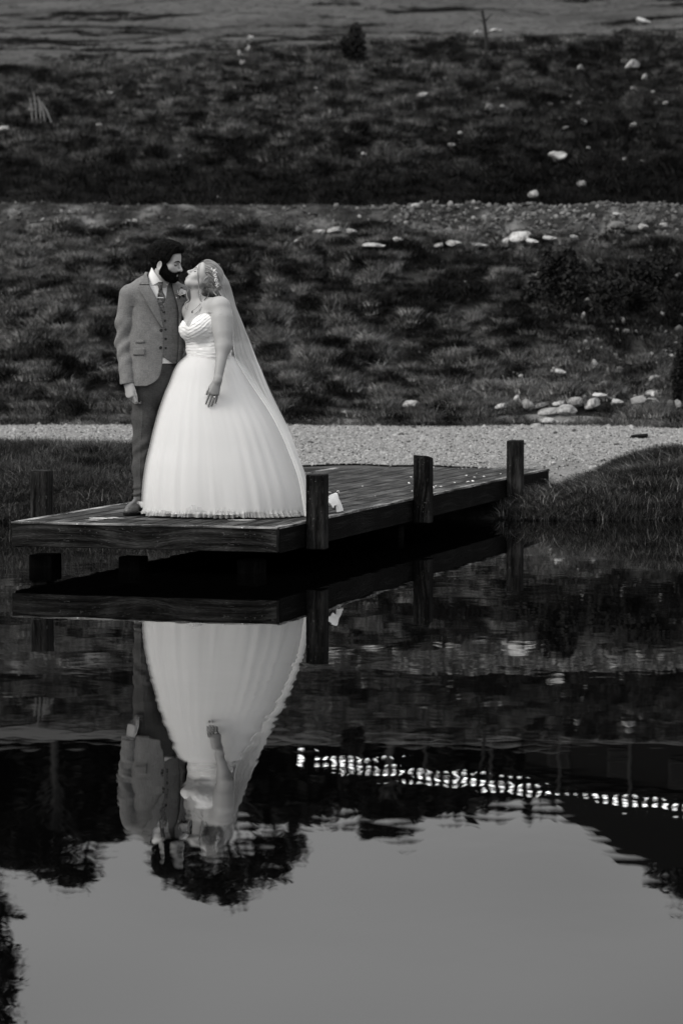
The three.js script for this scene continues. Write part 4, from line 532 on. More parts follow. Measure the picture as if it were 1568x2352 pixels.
  // jewelled comb, earring, pendant, ring
  { const r = rng(21), pearls = [], leaves = []; for (let i = 0; i < 90; i++) { const t = r(), X = 758 + 26 * t + (r() - 0.5) * 26 * (1 - 0.4 * t), Y = 318 + 125 * t + (r() - 0.5) * 10, w = 0.052 - 0.02 * t - Math.abs(X - 770) * 0.0006 + 0.004 * r(), s = 0.0026 + 0.0030 * r(); if (r() < 0.45) leaves.push(new THREE.SphereGeometry(1, 8, 6).scale(s * 1.9, s * 0.9, s * 0.5).rotateZ(r() * 3.1).rotateY(r() - 0.5).translate(...J(X, Y, w))); else pearls.push(new THREE.SphereGeometry(s, 8, 6).translate(...J(X, Y, w))); }
    part('jewelled_comb', mergeGeometries(pearls), phys(0.85, 0.15, { clearcoat: 1 }), bride); part('comb_leaf', mergeGeometries(leaves), grey(0.75, 0.22, { metalness: 0.9 }), bride); }
  { const r = rng(4), g = []; for (let k = 0; k < 7; k++) g.push(new THREE.SphereGeometry(0.0028 - 0.0001 * k, 8, 6).translate(...J(672 + (k % 2) * 4, 448 + k * 7, 0.058))); part('earring', mergeGeometries(g), phys(0.8, 0.15, { clearcoat: 1 }), bride); }
  part('necklace', tube([J(676, 540, 0.055), J(655, 566, 0.075), J(630, 584, 0.085), J(622, 588, 0.075)], 0.0011, 20, 5), grey(0.05, 0.4, { metalness: 0.6 }), bride);
  part('pendant', new THREE.SphereGeometry(1, 10, 8).scale(0.0045, 0.010, 0.004).translate(...J(625, 594, 0.086)), grey(0.02, 0.25), bride);
  { const p = hand.at(0.108, -0.0125, 0.003); part('ring', new THREE.TorusGeometry(0.0092, 0.0014, 8, 18).rotateX(Math.PI / 2 - 0.3).translate(...p), grey(0.8, 0.2, { metalness: 1 }), bride); part('ring_stone', new THREE.OctahedronGeometry(0.0042, 1).translate(p[0] + 0.001, p[1], p[2] + 0.011), phys(0.95, 0.05, { clearcoat: 1 }), bride); }
  // bodice: satin pleats crossing towards the waist
  const satinMat = phys(0.80, 0.38, { sheen: 0.4, sheenRoughness: 0.5, specularIntensity: 0.8 }); satinMat.sheenColor?.setRGB(0.5, 0.5, 0.5);
  const neckline = sTable([[500, 664], [546, 666], [560, 647], [577, 657], [603, 689], [635, 640], [668, 615], [704, 603], [730, 609], [748, 626], [790, 652], [900, 668]]);
  const pleat = (x, y) => { const X = x / KZ + 700, Y = 1893 - y / KZ, s = 0.72 * smooth(850, 640, Y) + 0.03, far = X < 606 - (Y - 690) * 0.25; const q = far ? Y - (X - 606) * 0.5 : Y + (X - 640) * s + 3 * noise(X * 0.02, Y * 0.02), ph = q / 23 + 0.5 * noise(X * 0.012, Y * 0.012), t = ph - Math.floor(ph); return (0.0016 + 0.0012 * noise(X * 0.02, Y * 0.02, 5.1)) * (t < 0.72 ? smooth(0, 1, t / 0.72) : smooth(0, 1, (1 - t) / 0.28)) * smooth(858, 846, Y) + 0.002 * noise(X * 0.05, Y * 0.09, 1.7); };
  const bodiceBase = (x, y, z) => sminF(torso(x, y, z), bust(x, y, z), 0.035) - 0.008 - 0.005 * smooth(J(0, 790)[1], J(0, 850)[1], y);
  const bodiceF = both(both((x, y, z) => bodiceBase(x, y, z) - pleat(x, y), below(neckline), 0.003), above(() => 892), 0.003);
  part('bodice', meshField(bodiceF, [J(500, 0)[0], J(0, 905)[1], -0.26], [J(910, 0)[0], J(0, 590)[1], 0.24], 0.0034), satinMat, bride);
  // skirt: gathered tulle bell, with a sheer outer layer
  const SL = sTable([[846, 590], [866, 580], [885, 560], [920, 524], [960, 499], [1040, 468], [1110, 439], [1210, 405], [1330, 372], [1450, 345], [1570, 318], [1720, 300], [1800, 297], [1850, 297], [1893, 303]]), SR = sTable([[846, 864], [866, 876], [885, 906], [920, 944], [960, 978], [1040, 1030], [1110, 1072], [1210, 1135], [1330, 1207], [1450, 1264], [1570, 1314], [1720, 1364], [1800, 1382], [1850, 1388], [1893, 1386]]);
  const sr = rng(33), waves = []; for (let i = 0; i < 26; i++) waves.push([Math.round(5 + 42 * Math.pow(sr(), 1.5)), sr() * 6.28, 0.35 + sr(), sr() * 3 - 1.5, 0.25 + 0.75 * sr()]);
  const foldAt = (th, t, seed) => { let s = 0; for (const [n, ph, a, tw, st] of waves) { const q = n * th + ph + seed * 1.7 + tw * t * 2; s += a * Math.pow(0.5 + 0.5 * Math.sin(q + 0.6 * noise(th * 3 + n, t * 3)), 1.6) * (10 / (n + 5)) * (0.35 + 0.65 * smooth(0, st, t)); } return s; };
  const skirtPoint = (th, Y, seed, off) => { const t = (Y - 846) / 1047, l = SL(Y), r = SR(Y), c = (l + r) / 2, h = (r - l) / 2 * KZ, back = Math.sin(th) < 0 ? 1 - 0.34 * Math.exp(-Math.pow((th - (-2.55)) / 0.5, 2)) - 0.34 * Math.exp(-Math.pow((th - 3.73) / 0.5, 2)) : 1; const f = (0.8 * foldAt(th, t, 0) + 0.2 * foldAt(th, t, seed) - 2.6) * (0.0020 + 0.0056 * t) + off; const a = Math.cos(th), b = Math.sin(th), k = (h + f - 0.004) * back; return [(c - 700) * KZ + a * k, (1893 - Y) * KZ, b * k * (0.86 - 0.08 * t) - 0.02]; };
  const skirt = (n, m, seed, off, bottom, hem) => { const P = [], U = [], I = []; for (let j = 0; j <= m; j++) { const t = j / m, Y0 = 846 + (1893 - 846) * Math.pow(t, 0.9); for (let i = 0; i <= n; i++) { const th = i / n * 6.28318530718 - 2.2, lift = Math.max(0, fbm(Math.cos(th) * 3 + seed, Math.sin(th) * 3, 0, 3)), Y = Math.min(Y0, 1893 - bottom / KZ - hem * lift * 90 * smooth(0.9, 1, t)); const p = skirtPoint(th, Y, seed, off + hem * 0.02 * smooth(0.94, 1, t) * Math.sin(th * 90 + 6 * noise(th * 8, seed))); P.push(...p); U.push(th * 1.2, p[1]); if (i && j) { const w = n + 1, k = j * w + i; I.push(k - w - 1, k - w, k, k - w - 1, k, k - 1); } } } const g = new THREE.BufferGeometry(); g.setAttribute('position', new THREE.Float32BufferAttribute(P, 3)); g.setAttribute('uv', new THREE.Float32BufferAttribute(U, 2)); g.setIndex(I); g.computeVertexNormals(); return g; };
  const tulleMat = phys(0.74, 0.9, { side: THREE.DoubleSide, sheen: 0.3, sheenRoughness: 0.8 });
  part('skirt', skirt(900, 110, 0, -0.022, 0.03, 0.5), tulleMat, bride);
  const net = (v, op) => phys(v, 0.95, { side: THREE.DoubleSide, transparent: true, opacity: op });
  part('tulle_layer', skirt(760, 90, 1, -0.010, 0.012, 1.3), net(0.78, 0.36), bride);
  part('tulle_layer', skirt(620, 80, 2, 0.002, 0.008, 1.9), net(0.78, 0.22), bride);
  // veil: sheer sheet from the comb down over the back of the skirt
  const vy = [327, 400, 480, 560, 660, 760, 860, 960, 1080, 1200, 1330, 1480, 1650, 1885], col = (xs, ws) => [sTable(vy.map((y, i) => [y, xs[i]])), sTable(vy.map((y, i) => [y, ws[i]]))];
  const cols = [col([786, 780, 799, 864, 880, 880, 890, 940, 1022, 1108, 1182, 1246, 1306, 1350], [0.02, 0.01, 0.0, -0.03, -0.03, -0.03, 0.03, 0.10, 0.15, 0.20, 0.24, 0.27, 0.30, 0.31]), col([800, 826, 842, 880, 912, 938, 970, 1018, 1072, 1136, 1204, 1264, 1322, 1360], [0.0, 0.0, -0.03, -0.05, -0.06, -0.07, -0.03, 0.03, 0.09, 0.12, 0.15, 0.18, 0.2, 0.21]), col([804, 853, 878, 898, 938, 976, 1014, 1052, 1096, 1150, 1216, 1274, 1330, 1366], [-0.03, -0.05, -0.08, -0.10, -0.11, -0.11, -0.1, -0.08, -0.05, -0.03, -0.02, 0, 0, 0]), col([785, 810, 830, 850, 880, 910, 940, 970, 1010, 1060, 1120, 1170, 1220, 1260], [-0.06, -0.09, -0.13, -0.17, -0.20, -0.22, -0.24, -0.26, -0.29, -0.31, -0.33, -0.35, -0.37, -0.38]), col([755, 765, 780, 790, 800, 810, 830, 850, 870, 890, 920, 950, 970, 990], [-0.07, -0.11, -0.16, -0.21, -0.25, -0.29, -0.32, -0.35, -0.40, -0.43, -0.47, -0.5, -0.52, -0.53])];
  { const n = 130, m = 110, P = [], U = [], I = []; for (let j = 0; j <= m; j++) { const t = j / m, Y = 327 + 1556 * t, pts = cols.map(([x, w]) => new THREE.Vector3(...J(x(Y), Y, w(Y)))), c = new THREE.CatmullRomCurve3(pts); for (let i = 0; i <= n; i++) { const s = i / n, p = c.getPoint(s), tn = c.getTangent(s), f = (Math.sin(s * 46 + 3 * Math.sin(t * 2)) * 0.5 + Math.pow(0.5 + 0.5 * Math.sin(s * 75 + 2 + t * 3), 2) - 0.5 + 0.6 * noise(s * 30, t * 2)) * (0.0015 + 0.011 * smooth(0.05, 0.6, t)); P.push(p.x - tn.z * f, p.y, p.z + tn.x * f); U.push(s, t); if (i && j) { const w = n + 1, k = j * w + i; I.push(k - w - 1, k - w, k, k - w - 1, k, k - 1); } } }
    const g = new THREE.BufferGeometry(); g.setAttribute('position', new THREE.Float32BufferAttribute(P, 3)); g.setAttribute('uv', new THREE.Float32BufferAttribute(U, 2)); g.setIndex(I); g.computeVertexNormals(); part('veil', g, net(0.76, 0.38), bride);
    for (const k of [0, n]) { const pts = []; for (let j = 0; j <= m; j += 5) { const q = (j * (n + 1) + k) * 3; pts.push([P[q], P[q + 1], P[q + 2]]); } part('veil_hem', tube(pts, 0.0022, 120, 4), net(0.85, 0.7), bride); } }
  // ruffled end of the train behind the post
  { const n = 160, m = 30, P = [], I = [], c0 = J(1405, 1893, -0.22); for (let j = 0; j <= m; j++) for (let i = 0; i <= n; i++) { const s = i / n, t = j / m, a = -1.5 + 3.0 * s, ruffle = Math.sin(s * 34 + 3 * noise(s * 7, 2)) * 0.6 + noise(s * 18, t * 2) * 0.8, rad = (0.035 + 0.125 * Math.pow(t, 0.7)) * (1 + 0.12 * t * ruffle), lift = 0.014 + 0.115 * Math.pow(Math.sin(Math.PI * (0.12 + 0.80 * s)), 0.6) * (0.55 + 0.45 * Math.sin(t * 2.6)) * (1 + 0.22 * ruffle * t); P.push(c0[0] + Math.cos(a * 0.55) * rad + 0.008 * ruffle, lift * (1 - 0.86 * Math.pow(t, 5) * (s < 0.75 ? 1 : 0.3)), c0[2] + Math.sin(a) * rad * 0.8 - 0.012 * ruffle * t); if (i && j) { const w = n + 1, k = j * w + i; I.push(k - w - 1, k - w, k, k - w - 1, k, k - 1); } }
    const g = new THREE.BufferGeometry(); g.setAttribute('position', new THREE.Float32BufferAttribute(P, 3)); g.setIndex(I); g.computeVertexNormals(); part('train', g, tulleMat, bride); }
}

// ---------------------------------------------------------------- stones, plants and odds and ends on the slopes
function stoneGeo(seed, flat, rough = 0.35) {   // broken lumps: a ball cut by random planes, then roughened
  const g0 = new THREE.IcosahedronGeometry(0.5, 4); g0.deleteAttribute('uv'); g0.deleteAttribute('normal'); const g = mergeVertices(g0, 1e-4), p = g.attributes.position, r = rng(seed * 77 + 1), o = r() * 40, planes = [];
  for (let i = 0; i < 11; i++) planes.push([new THREE.Vector3(r() - 0.5, (r() - 0.5) * 1.2, r() - 0.5).normalize(), 0.23 + 0.19 * r()]);
  const v = new THREE.Vector3(); for (let i = 0; i < p.count; i++) { v.fromBufferAttribute(p, i); for (const [n, c] of planes) { const e = v.dot(n) - c; if (e > 0) v.addScaledVector(n, -e * 0.97); } const s = 1 + 0.35 * rough * noise(v.x * 3 + o, v.y * 3, v.z * 3 + 9) + 0.07 * noise(v.x * 9 + o, v.y * 9, v.z * 9 + 3); v.multiplyScalar(s * 1.22); p.setXYZ(i, v.x, v.y * flat, v.z); }
  g.computeVertexNormals(); const u = new Float32Array(p.count * 2); for (let i = 0; i < p.count; i++) { u[i * 2] = p.getX(i) + p.getZ(i); u[i * 2 + 1] = p.getY(i) + 0.5 * p.getZ(i); } g.setAttribute('uv', new THREE.BufferAttribute(u, 2)); return g;
}
const stoneTex = makeTex(256, 256, (u, v) => { let s = 0, a = 0.5, f = 4; for (let i = 0; i < 5; i++) { s += a * tnoise(u * f, v * f, f, i + 20); a *= 0.6; f *= 2; } return 0.66 + 0.6 * s; });
const stoneMats = [0.46, 0.58, 0.37].map((v) => grey(v, 0.9, { map: stoneTex, bumpMap: stoneTex, bumpScale: 0.02 }));
const stoneVar = [0, 1, 2, 3, 4, 5].map((k) => stoneGeo(k + 3, [0.55, 0.7, 0.85, 0.45, 0.6, 0.75][k], [0.35, 0.5, 0.4, 0.3, 0.55, 0.3][k]));
const sRand = rng(515);
function stone(px, py, w, h, label, group, o = {}) {   // w, h: size in pixels of the photograph
  const p = onGround(px, py + h * 0.35), d = -p.z, W = w / pxPerM(d), Hh = h / pxPerM(d), g = o.geo ?? Math.floor(sRand() * 6);
  stoneSpots.push([p.x, d, W * 0.55]); const m = solo('stone', stoneVar[g], stoneMats[o.mat ?? Math.floor(sRand() * 3)], label, 'stone', group);
  const flat = [0.55, 0.7, 0.85, 0.45, 0.6, 0.75][g]; m.scale.set(W, Hh * 1.05 / flat, W * (0.75 + 0.3 * sRand())); m.rotation.set(0.12, (sRand() - 0.5) * 0.7, o.tilt ?? (sRand() - 0.5) * 0.2); m.position.set(p.x, p.y + Hh * 0.47, p.z); return m;
}
// heap at the foot of the bank, beside the path
for (const [px, py, w, h, label, tilt] of [
  [1151, 941, 36, 12, 'flat pale slab at the left end of the stone heap by the path', 0.05], [1186, 918, 17, 14, 'small round pale stone lying above the left end of the stone heap'], [1210, 943, 25, 23, 'upright rounded stone second from the left in the heap by the path'],
  [1239, 933, 33, 11, 'thin tilted slab on top of the heap between two rounded stones', 0.2], [1286, 932, 42, 10, 'long narrow stone along the upper edge of the heap'], [1261, 951, 46, 15, 'long low stone in the middle of the heap beside the path'], [1302, 953, 41, 28, 'biggest rounded boulder of the heap, lowest to the right'],
  [1261, 970, 38, 17, 'broken stone at the bottom of the heap touching the path'], [1320, 932, 30, 21, 'blocky grey stone behind the biggest boulder of the heap'], [1358, 933, 41, 23, 'large smooth oval boulder right of the heap', 0.15], [1378, 917, 34, 14, 'flat stone resting behind the large oval boulder'],
  [1418, 930, 26, 18, 'single rounded stone at the right end of the heap'], [1504, 903, 40, 11, 'long flat slab lying apart near the right edge above the path'], [1495, 918, 20, 8, 'small slab just under the long flat slab near the right edge'], [1230, 981, 24, 12, 'low broken stone in the path edge under the heap'],
  [1340, 916, 13, 12, 'small round stone wedged above the blocky grey stone'], [1399, 922, 10, 9, 'tiny pale stone between the oval boulder and the end stone'], [1286, 866, 26, 18, 'lone pale stone halfway up the stony bank above the heap'], [1496, 873, 17, 13, 'lone pale stone near the right edge of the stony bank'], [1407, 968, 10, 7, 'tiny stone in the turf between heap and path'],
  [943, 931, 31, 18, 'pale half-buried stone in the grass left of the heap'], [793, 949, 21, 11, 'small dull stone in the grass beside the bride\'s train'],
  [690, 553, 33, 12, 'pale flat stone at the left end of the row under the terrace'], [735, 537, 30, 13, 'left half of a low pair of slabs under the terrace lip'], [768, 534, 30, 13, 'right half of a low pair of slabs under the terrace lip'], [805, 535, 25, 12, 'small pale stone right of the pair of slabs under the terrace'], [858, 566, 44, 12, 'long low stone in the grass below the terrace row'], [912, 554, 20, 12, 'single small pale stone in the middle of the terrace row'],
  [1041, 551, 33, 16, 'upper stone of the pale three-stone pile under the terrace'], [1040, 572, 32, 14, 'lower stone of the pale three-stone pile under the terrace'], [1009, 564, 30, 11, 'left stone of the pale three-stone pile under the terrace'], [1092, 566, 42, 11, 'flat stone between the three-stone pile and the big pale rock'],
  [1196, 551, 46, 26, 'highest block of the big pale rock under the terrace'], [1165, 563, 44, 24, 'left shoulder of the big pale rock under the terrace', -0.25], [1221, 561, 28, 17, 'squat stone leaning on the right of the big pale rock'], [1260, 565, 34, 17, 'egg-shaped pale stone right of the big pale rock'], [1316, 552, 19, 15, 'small pale stone at the right end of the terrace row'],
  [1476, 524, 24, 13, 'pale stone on the terrace slope near the right edge'], [1416, 495, 22, 11, 'pale stone on the terrace lip towards the right'], [1521, 521, 20, 12, 'small stone on the terrace beside the right edge'], [954, 477, 19, 10, 'small pale stone on the terrace lip in the middle'], [437, 524, 26, 11, 'dull stone in the grass left above the man\'s head'],
]) stone(px, py, w, h, label, null, { tilt, mat: py < 600 ? (px > 1140 && px < 1240 ? 1 : 0) : undefined });
// small stones are told apart by the larger things near them
const told = new Set();
function where(px, py, size, marks, ground) { const tries = []; for (const [mx, my, what] of marks) { const dx = px - mx, dy = py - my, r = Math.hypot(dx, dy); if (r < 4) continue; const h = Math.abs(dx) > 0.45 * r ? (dx < 0 ? 'left' : 'right') : '', v = Math.abs(dy) > 0.45 * r ? (dy < 0 ? 'above' : 'below') : '', how = r < 45 ? 'just' : r < 110 ? 'slightly' : 'well'; tries.push([r, `${size < 9.5 ? 'tiny' : 'small'} pale ${ground} stone ${how} ${v && h ? `${v} and ${h} of` : v || `${h} of`} ${what}`]); } tries.sort((a, b) => a[0] - b[0]); const t = tries.find((q) => !told.has(q[1])); told.add(t[1]); return t[1]; }
const HILL = [[1280, 365, 'the square white block'], [1450, 156, 'the bright oval stone'], [1453, 295, 'the round white stone'], [1223, 451, 'the tilted pale stone'], [1117, 80, 'the thin bare sapling'], [808, 110, 'the lone dark shrub'], [968, 225, 'the slanting pale stone'], [1120, 252, 'the rough pale stone'], [92, 250, 'the dead stalks'], [385, 590, "the man's head"], [1475, 52, 'the meadow boulder'], [560, 125, 'the flowering sapling'], [1335, 428, 'the round foot stone'], [1037, 338, 'the middle stone']];
const BANK = [[1286, 866, 'the lone stone above the heap'], [1285, 690, 'the upright shrub'], [1395, 715, 'the broad shrub'], [1418, 930, "the heap's end stone"], [1504, 903, 'the long flat slab'], [1496, 873, 'the other lone stone'], [1186, 918, 'the small round heap stone']];
// on the hillside
for (const [px, py, w, h, label, o] of [
  [1280, 365, 37, 28, 'square white block standing out on the dark hillside', { geo: 2, mat: 1, tilt: 0.05 }], [1450, 156, 32, 20, 'bright oval stone high on the right of the hillside', { mat: 1 }], [1475, 52, 34, 17, 'pale boulder lying alone on the upper meadow', { mat: 1, tilt: -0.2 }], [1223, 451, 24, 18, 'tilted pale stone at the foot of the dark hillside', { mat: 0, tilt: 0.3 }],
  [1335, 428, 19, 14, 'round stone near the foot of the hillside right of the tilted stone'], [1453, 295, 17, 17, 'round white stone on the right of the hillside above the square block'], [1479, 181, 15, 14, 'small stone just below the bright oval stone'], [968, 225, 25, 15, 'slanting pale stone in the middle of the hillside', { tilt: 0.5 }], [1120, 252, 21, 16, 'rough stone on the hillside left of a smaller one'], [1037, 338, 15, 12, 'small stone on the lower middle of the hillside'],
  [1096, 75, 20, 9, 'low stone at the meadow edge left of the thin post'], [1138, 70, 22, 7, 'low stone at the meadow edge right of the thin post'], [954, 269, 42, 10, 'long half-buried slab in the middle of the hillside', { mat: 2 }], [10, 299, 21, 10, 'flat stone at the left edge of the hillside'], [410, 362, 14, 10, 'small stone low on the hillside above the man'], [482, 273, 13, 12, 'bright small stone above the couple on the hillside'],
]) stone(px, py, w, h, label, null, o);
for (const [px, py, s] of [[1465, 308, 11], [1154, 248, 12], [1261, 246, 13], [1327, 243, 11], [1140, 211, 15], [1331, 161, 14], [1332, 202, 9], [1527, 239, 12], [1504, 243, 11], [835, 357, 11], [1435, 371, 11], [1474, 372, 8], [1338, 286, 15], [253, 216, 11], [230, 294, 14], [502, 458, 13], [725, 206, 10], [727, 220, 10], [1310, 230, 8], [1290, 238, 9], [1420, 330, 8], [1300, 300, 8], [998, 200, 9], [1056, 308, 9], [1350, 352, 8], [1180, 292, 8], [1258, 214, 7], [1284, 287, 9], [1295, 302, 8], [1452, 210, 12], [1498, 214, 9]]) stone(px, py, s, s * 0.85, where(px, py, s, HILL, 'hillside'), 'small stones on the hillside');
for (const [px, py, s] of [[1195, 875, 9], [1272, 850, 9], [1253, 838, 7], [1268, 822, 7], [1305, 822, 7], [1524, 810, 9], [1522, 826, 8], [1407, 742, 10], [1310, 790, 8], [1330, 815, 9], [1380, 800, 7], [1440, 835, 8], [1350, 780, 8], [1460, 770, 8], [1395, 850, 7], [1290, 810, 6]]) stone(px, py, s, s * 0.9, where(px, py, s, BANK, 'bank'), 'small stones in the stony bank');
// rubble along the terrace lip and in the stony bank
const stoneSmall = (() => { const g = new THREE.IcosahedronGeometry(0.5, 1), p = g.attributes.position; for (let i = 0; i < p.count; i++) { const s = 0.8 + 0.45 * hash(Math.round(p.getX(i) * 50), Math.round(p.getY(i) * 50), Math.round(p.getZ(i) * 50)); p.setXYZ(i, p.getX(i) * s, p.getY(i) * s * 0.7, p.getZ(i) * s); } g.computeVertexNormals(); return g; })();
{ const r = rng(808), n = 7000, mesh = new THREE.InstancedMesh(stoneSmall, grey(1, 0.9), n), m4 = new THREE.Matrix4(), q = new THREE.Quaternion(), e = new THREE.Euler(), c = new THREE.Color(); for (let i = 0; i < n; i++) { const x = -8 + 16 * r(), right = r() < 0.75, X = right ? 0.5 + 7 * r() : x, d = r() < 0.55 ? 37.9 + 1.6 * r() : 31.2 + 6.6 * r(), k = d > 37.5 ? 1 : X > 2.2 ? 1 : 0.3, s = (0.02 + 0.05 * r() * r() + (r() < 0.05 && d < 37 && X > 1.5 ? 0.05 : 0)) * k; e.set(r() * 6, r() * 6, r() * 6); q.setFromEuler(e); m4.compose(new THREE.Vector3(X, H(X, d) + s * 0.3, -d), q, new THREE.Vector3(s * 1.5, s, s * 1.2)); mesh.setMatrixAt(i, m4); const v = 0.06 + (d > 37.5 ? 0.24 : 0.42) * r() * r(); c.setRGB(v, v, v); mesh.setColorAt(i, c); } shade(mesh); mesh.name = 'rubble'; mesh.userData = { label: 'fine rubble scattered through the turf under the terrace lip', kind: 'stuff', category: 'rubble' }; scene.add(mesh); }

// ---------------------------------------------------------------- shrubs: stems and many small leaves
const leafDark = grey(0.022, 0.8, { side: THREE.DoubleSide }), stemMat = grey(0.03, 0.9), leafMid = grey(0.04, 0.8, { side: THREE.DoubleSide });
function leafCloud(seed, n, rx, ry, rz, size, lobes = 7) { const r = rng(seed), P = [], I = [], L = []; for (let i = 0; i < lobes; i++) L.push([(r() - 0.5) * rx * 1.3, ry * (0.25 + 0.65 * r()), (r() - 0.5) * rz * 1.3, 0.35 + 0.35 * r()]); for (let i = 0; i < n; i++) { const l = L[Math.floor(r() * lobes)], a = r() * 6.28, b = Math.acos(2 * r() - 1), q = Math.pow(r(), 0.45) * l[3], cx = l[0] + Math.cos(a) * Math.sin(b) * q * rx, cy = l[1] + Math.cos(b) * q * ry * 0.8, cz = l[2] + Math.sin(a) * Math.sin(b) * q * rz; const u = new THREE.Vector3(r() - 0.5, r() - 0.5, r() - 0.5).normalize().multiplyScalar(size * (0.6 + 0.8 * r())), v = new THREE.Vector3(r() - 0.5, r() - 0.5, r() - 0.5).cross(u).normalize().multiplyScalar(u.length() * 0.5), k = P.length / 3; P.push(cx - u.x, cy - u.y, cz - u.z, cx + v.x, cy + v.y, cz + v.z, cx + u.x, cy + u.y, cz + u.z, cx - v.x, cy - v.y, cz - v.z); I.push(k, k + 1, k + 2, k, k + 2, k + 3); } const g = new THREE.BufferGeometry(); g.setAttribute('position', new THREE.Float32BufferAttribute(P, 3)); g.setIndex(I); g.computeVertexNormals(); return g; }
function stems(seed, n, h, spread, r0) { const r = rng(seed), g = []; for (let i = 0; i < n; i++) { const a = r() * 6.28, s = spread * (0.4 + 0.6 * r()), hh = h * (0.6 + 0.4 * r()); g.push(tube([[Math.cos(a) * 0.03, -0.05, Math.sin(a) * 0.03], [Math.cos(a) * s * 0.4, hh * 0.5, Math.sin(a) * s * 0.4], [Math.cos(a) * s, hh, Math.sin(a) * s]], r0, 8, 5, (t) => 1 - 0.75 * t)); } return mergeGeometries(g); }
function shrub(px, pyBase, w, h, label, seed, mat = leafDark, n = 2200, group) { const p = onGround(px, pyBase), k = pxPerM(-p.z), W = w / k, Hh = h / k, t = thing('shrub', label, 'shrub', group, p); part('stem', stems(seed, 9, Hh * 0.85, W * 0.4, 0.012), stemMat, t); part('foliage', leafCloud(seed + 1, n, W * 0.5, Hh, W * 0.42, 0.03 + 0.01 * Hh, 8), mat, t); return t; }
shrub(1285, 722, 82, 118, 'dark bushy shrub standing upright on the right of the bank', 301, leafDark, 3600);
shrub(1395, 742, 105, 92, 'broad dark shrub right of the upright one on the bank', 305, leafDark, 3600);
shrub(1500, 680, 120, 70, 'low spreading dark shrub near the right edge under the terrace', 309, leafDark, 3000);
shrub(1225, 700, 60, 50, 'small dark shrub left of the upright one on the bank', 313, leafMid, 1600);
shrub(1562, 925, 34, 120, 'tall dark shrub cut off by the right edge above the path', 317, leafDark, 2600);
shrub(1350, 650, 90, 44, 'low dark shrub behind the two larger shrubs of the bank', 321, leafMid, 1800);
shrub(808, 145, 62, 66, 'dark shrub standing against the meadow at the top of the hillside', 325, leafDark, 1800);
shrub(1480, 700, 90, 40, 'rounded dark shrub between the broad shrub and the right edge', 329, leafDark, 1800);
// thin post, pale dead stalks and a small flowering sapling on the hillside
{ const p = onGround(1117, 128), k = pxPerM(-p.z), h = 100 / k, t = thing('sapling', 'thin dark leafless sapling rising against the meadow', 'sapling', null, p); part('trunk', tube([[0, -0.1, 0], [-0.02, h * 0.5, 0], [-0.09, h, 0.02]], 0.045, 12, 7, (q) => 1 - 0.45 * q), stemMat, t); for (const [y, dx, dy] of [[0.45, 0.24, 0.10], [0.62, -0.16, 0.14], [0.75, 0.12, 0.14]]) part('branch', tube([[-0.04 * y, h * y, 0], [dx * 0.5, h * y + dy * 0.7, 0.03], [dx, h * y + dy, 0.05]], 0.014, 8, 5, (q) => 1 - 0.6 * q), stemMat, t); }
{ const p = onGround(92, 282), k = pxPerM(-p.z), h = 62 / k, t = thing('dead_stalk', 'pale dead stalks leaning together on the left of the hillside', 'stalk', null, p), m = grey(0.24, 0.9); for (const [x0, x1, s] of [[-0.12, -0.16, 0.85], [-0.05, -0.10, 1.1], [0.02, -0.03, 0.95], [0.09, 0.0, 0.8], [0.20, 0.03, 0.72]]) part('stalk', tube([[x0, -0.05, 0], [(x0 + x1) / 2 + 0.01, h * s * 0.5, 0.02], [x1, h * s, 0]], 0.015, 10, 5, (q) => 1 - 0.6 * q), m, t); }
{ const p = onGround(560, 182), k = pxPerM(-p.z), t = thing('sapling', 'small sapling carrying four pale blossoms at the meadow edge', 'sapling', null, p), m = grey(0.5, 0.9); const at = (x, y) => [(x - 560) / k, (182 - y) / k, 0]; part('trunk', tube([at(560, 190), at(558, 150), at(556, 120), at(574, 94)], 0.02, 14, 5, (q) => 1 - 0.5 * q), stemMat, t); for (const [x, y] of [[556, 148], [552, 127], [570, 118], [576, 95]]) part('blossom', leafCloud(x, 40, 0.06, 0.07, 0.06, 0.03, 3).translate(...at(x, y + 4)), m, t); }
// dark off-cut on the gravel
{ const p = onGround(1466, 1011), g = board(0.16, 0.03, 0.09, 5, 0.006); const m = solo('wood_offcut', g, underMat, 'dark wood offcut lying on the gravel path', 'offcut'); m.position.set(p.x, p.y + 0.03, p.z); m.rotation.set(0.25, -0.3, 0.18); }
// petals and flat pale patches on the deck
{ const r = rng(66), n = 32, g = new THREE.SphereGeometry(1, 8, 5), mesh = new THREE.InstancedMesh(g, grey(0.7, 0.9), n), m4 = new THREE.Matrix4(), q = new THREE.Quaternion(), e = new THREE.Euler(); for (let i = 0; i < n; i++) { const a = i < 20 ? 3.8 + 2.6 * r() : 0.6 + 4 * r(), b = i < 20 ? 0.12 + 0.7 * r() * r() + 0.1 * r() : 0.1 + 0.9 * r(), s = 0.004 + 0.007 * r(); e.set((r() - 0.5) * 0.6, r() * 6, (r() - 0.5) * 0.6); q.setFromEuler(e); m4.compose(new THREE.Vector3(JA.x + JD.x * a + JB.x * b, DECK + 0.002 + s * 0.4, JA.z + JD.z * a + JB.z * b), q, new THREE.Vector3(s * 1.4, s * 0.5, s)); mesh.setMatrixAt(i, m4); } shade(mesh); mesh.name = 'confetti'; mesh.userData = { label: 'white confetti petals strewn over the deck boards', kind: 'stuff', category: 'confetti' }; scene.add(mesh); }
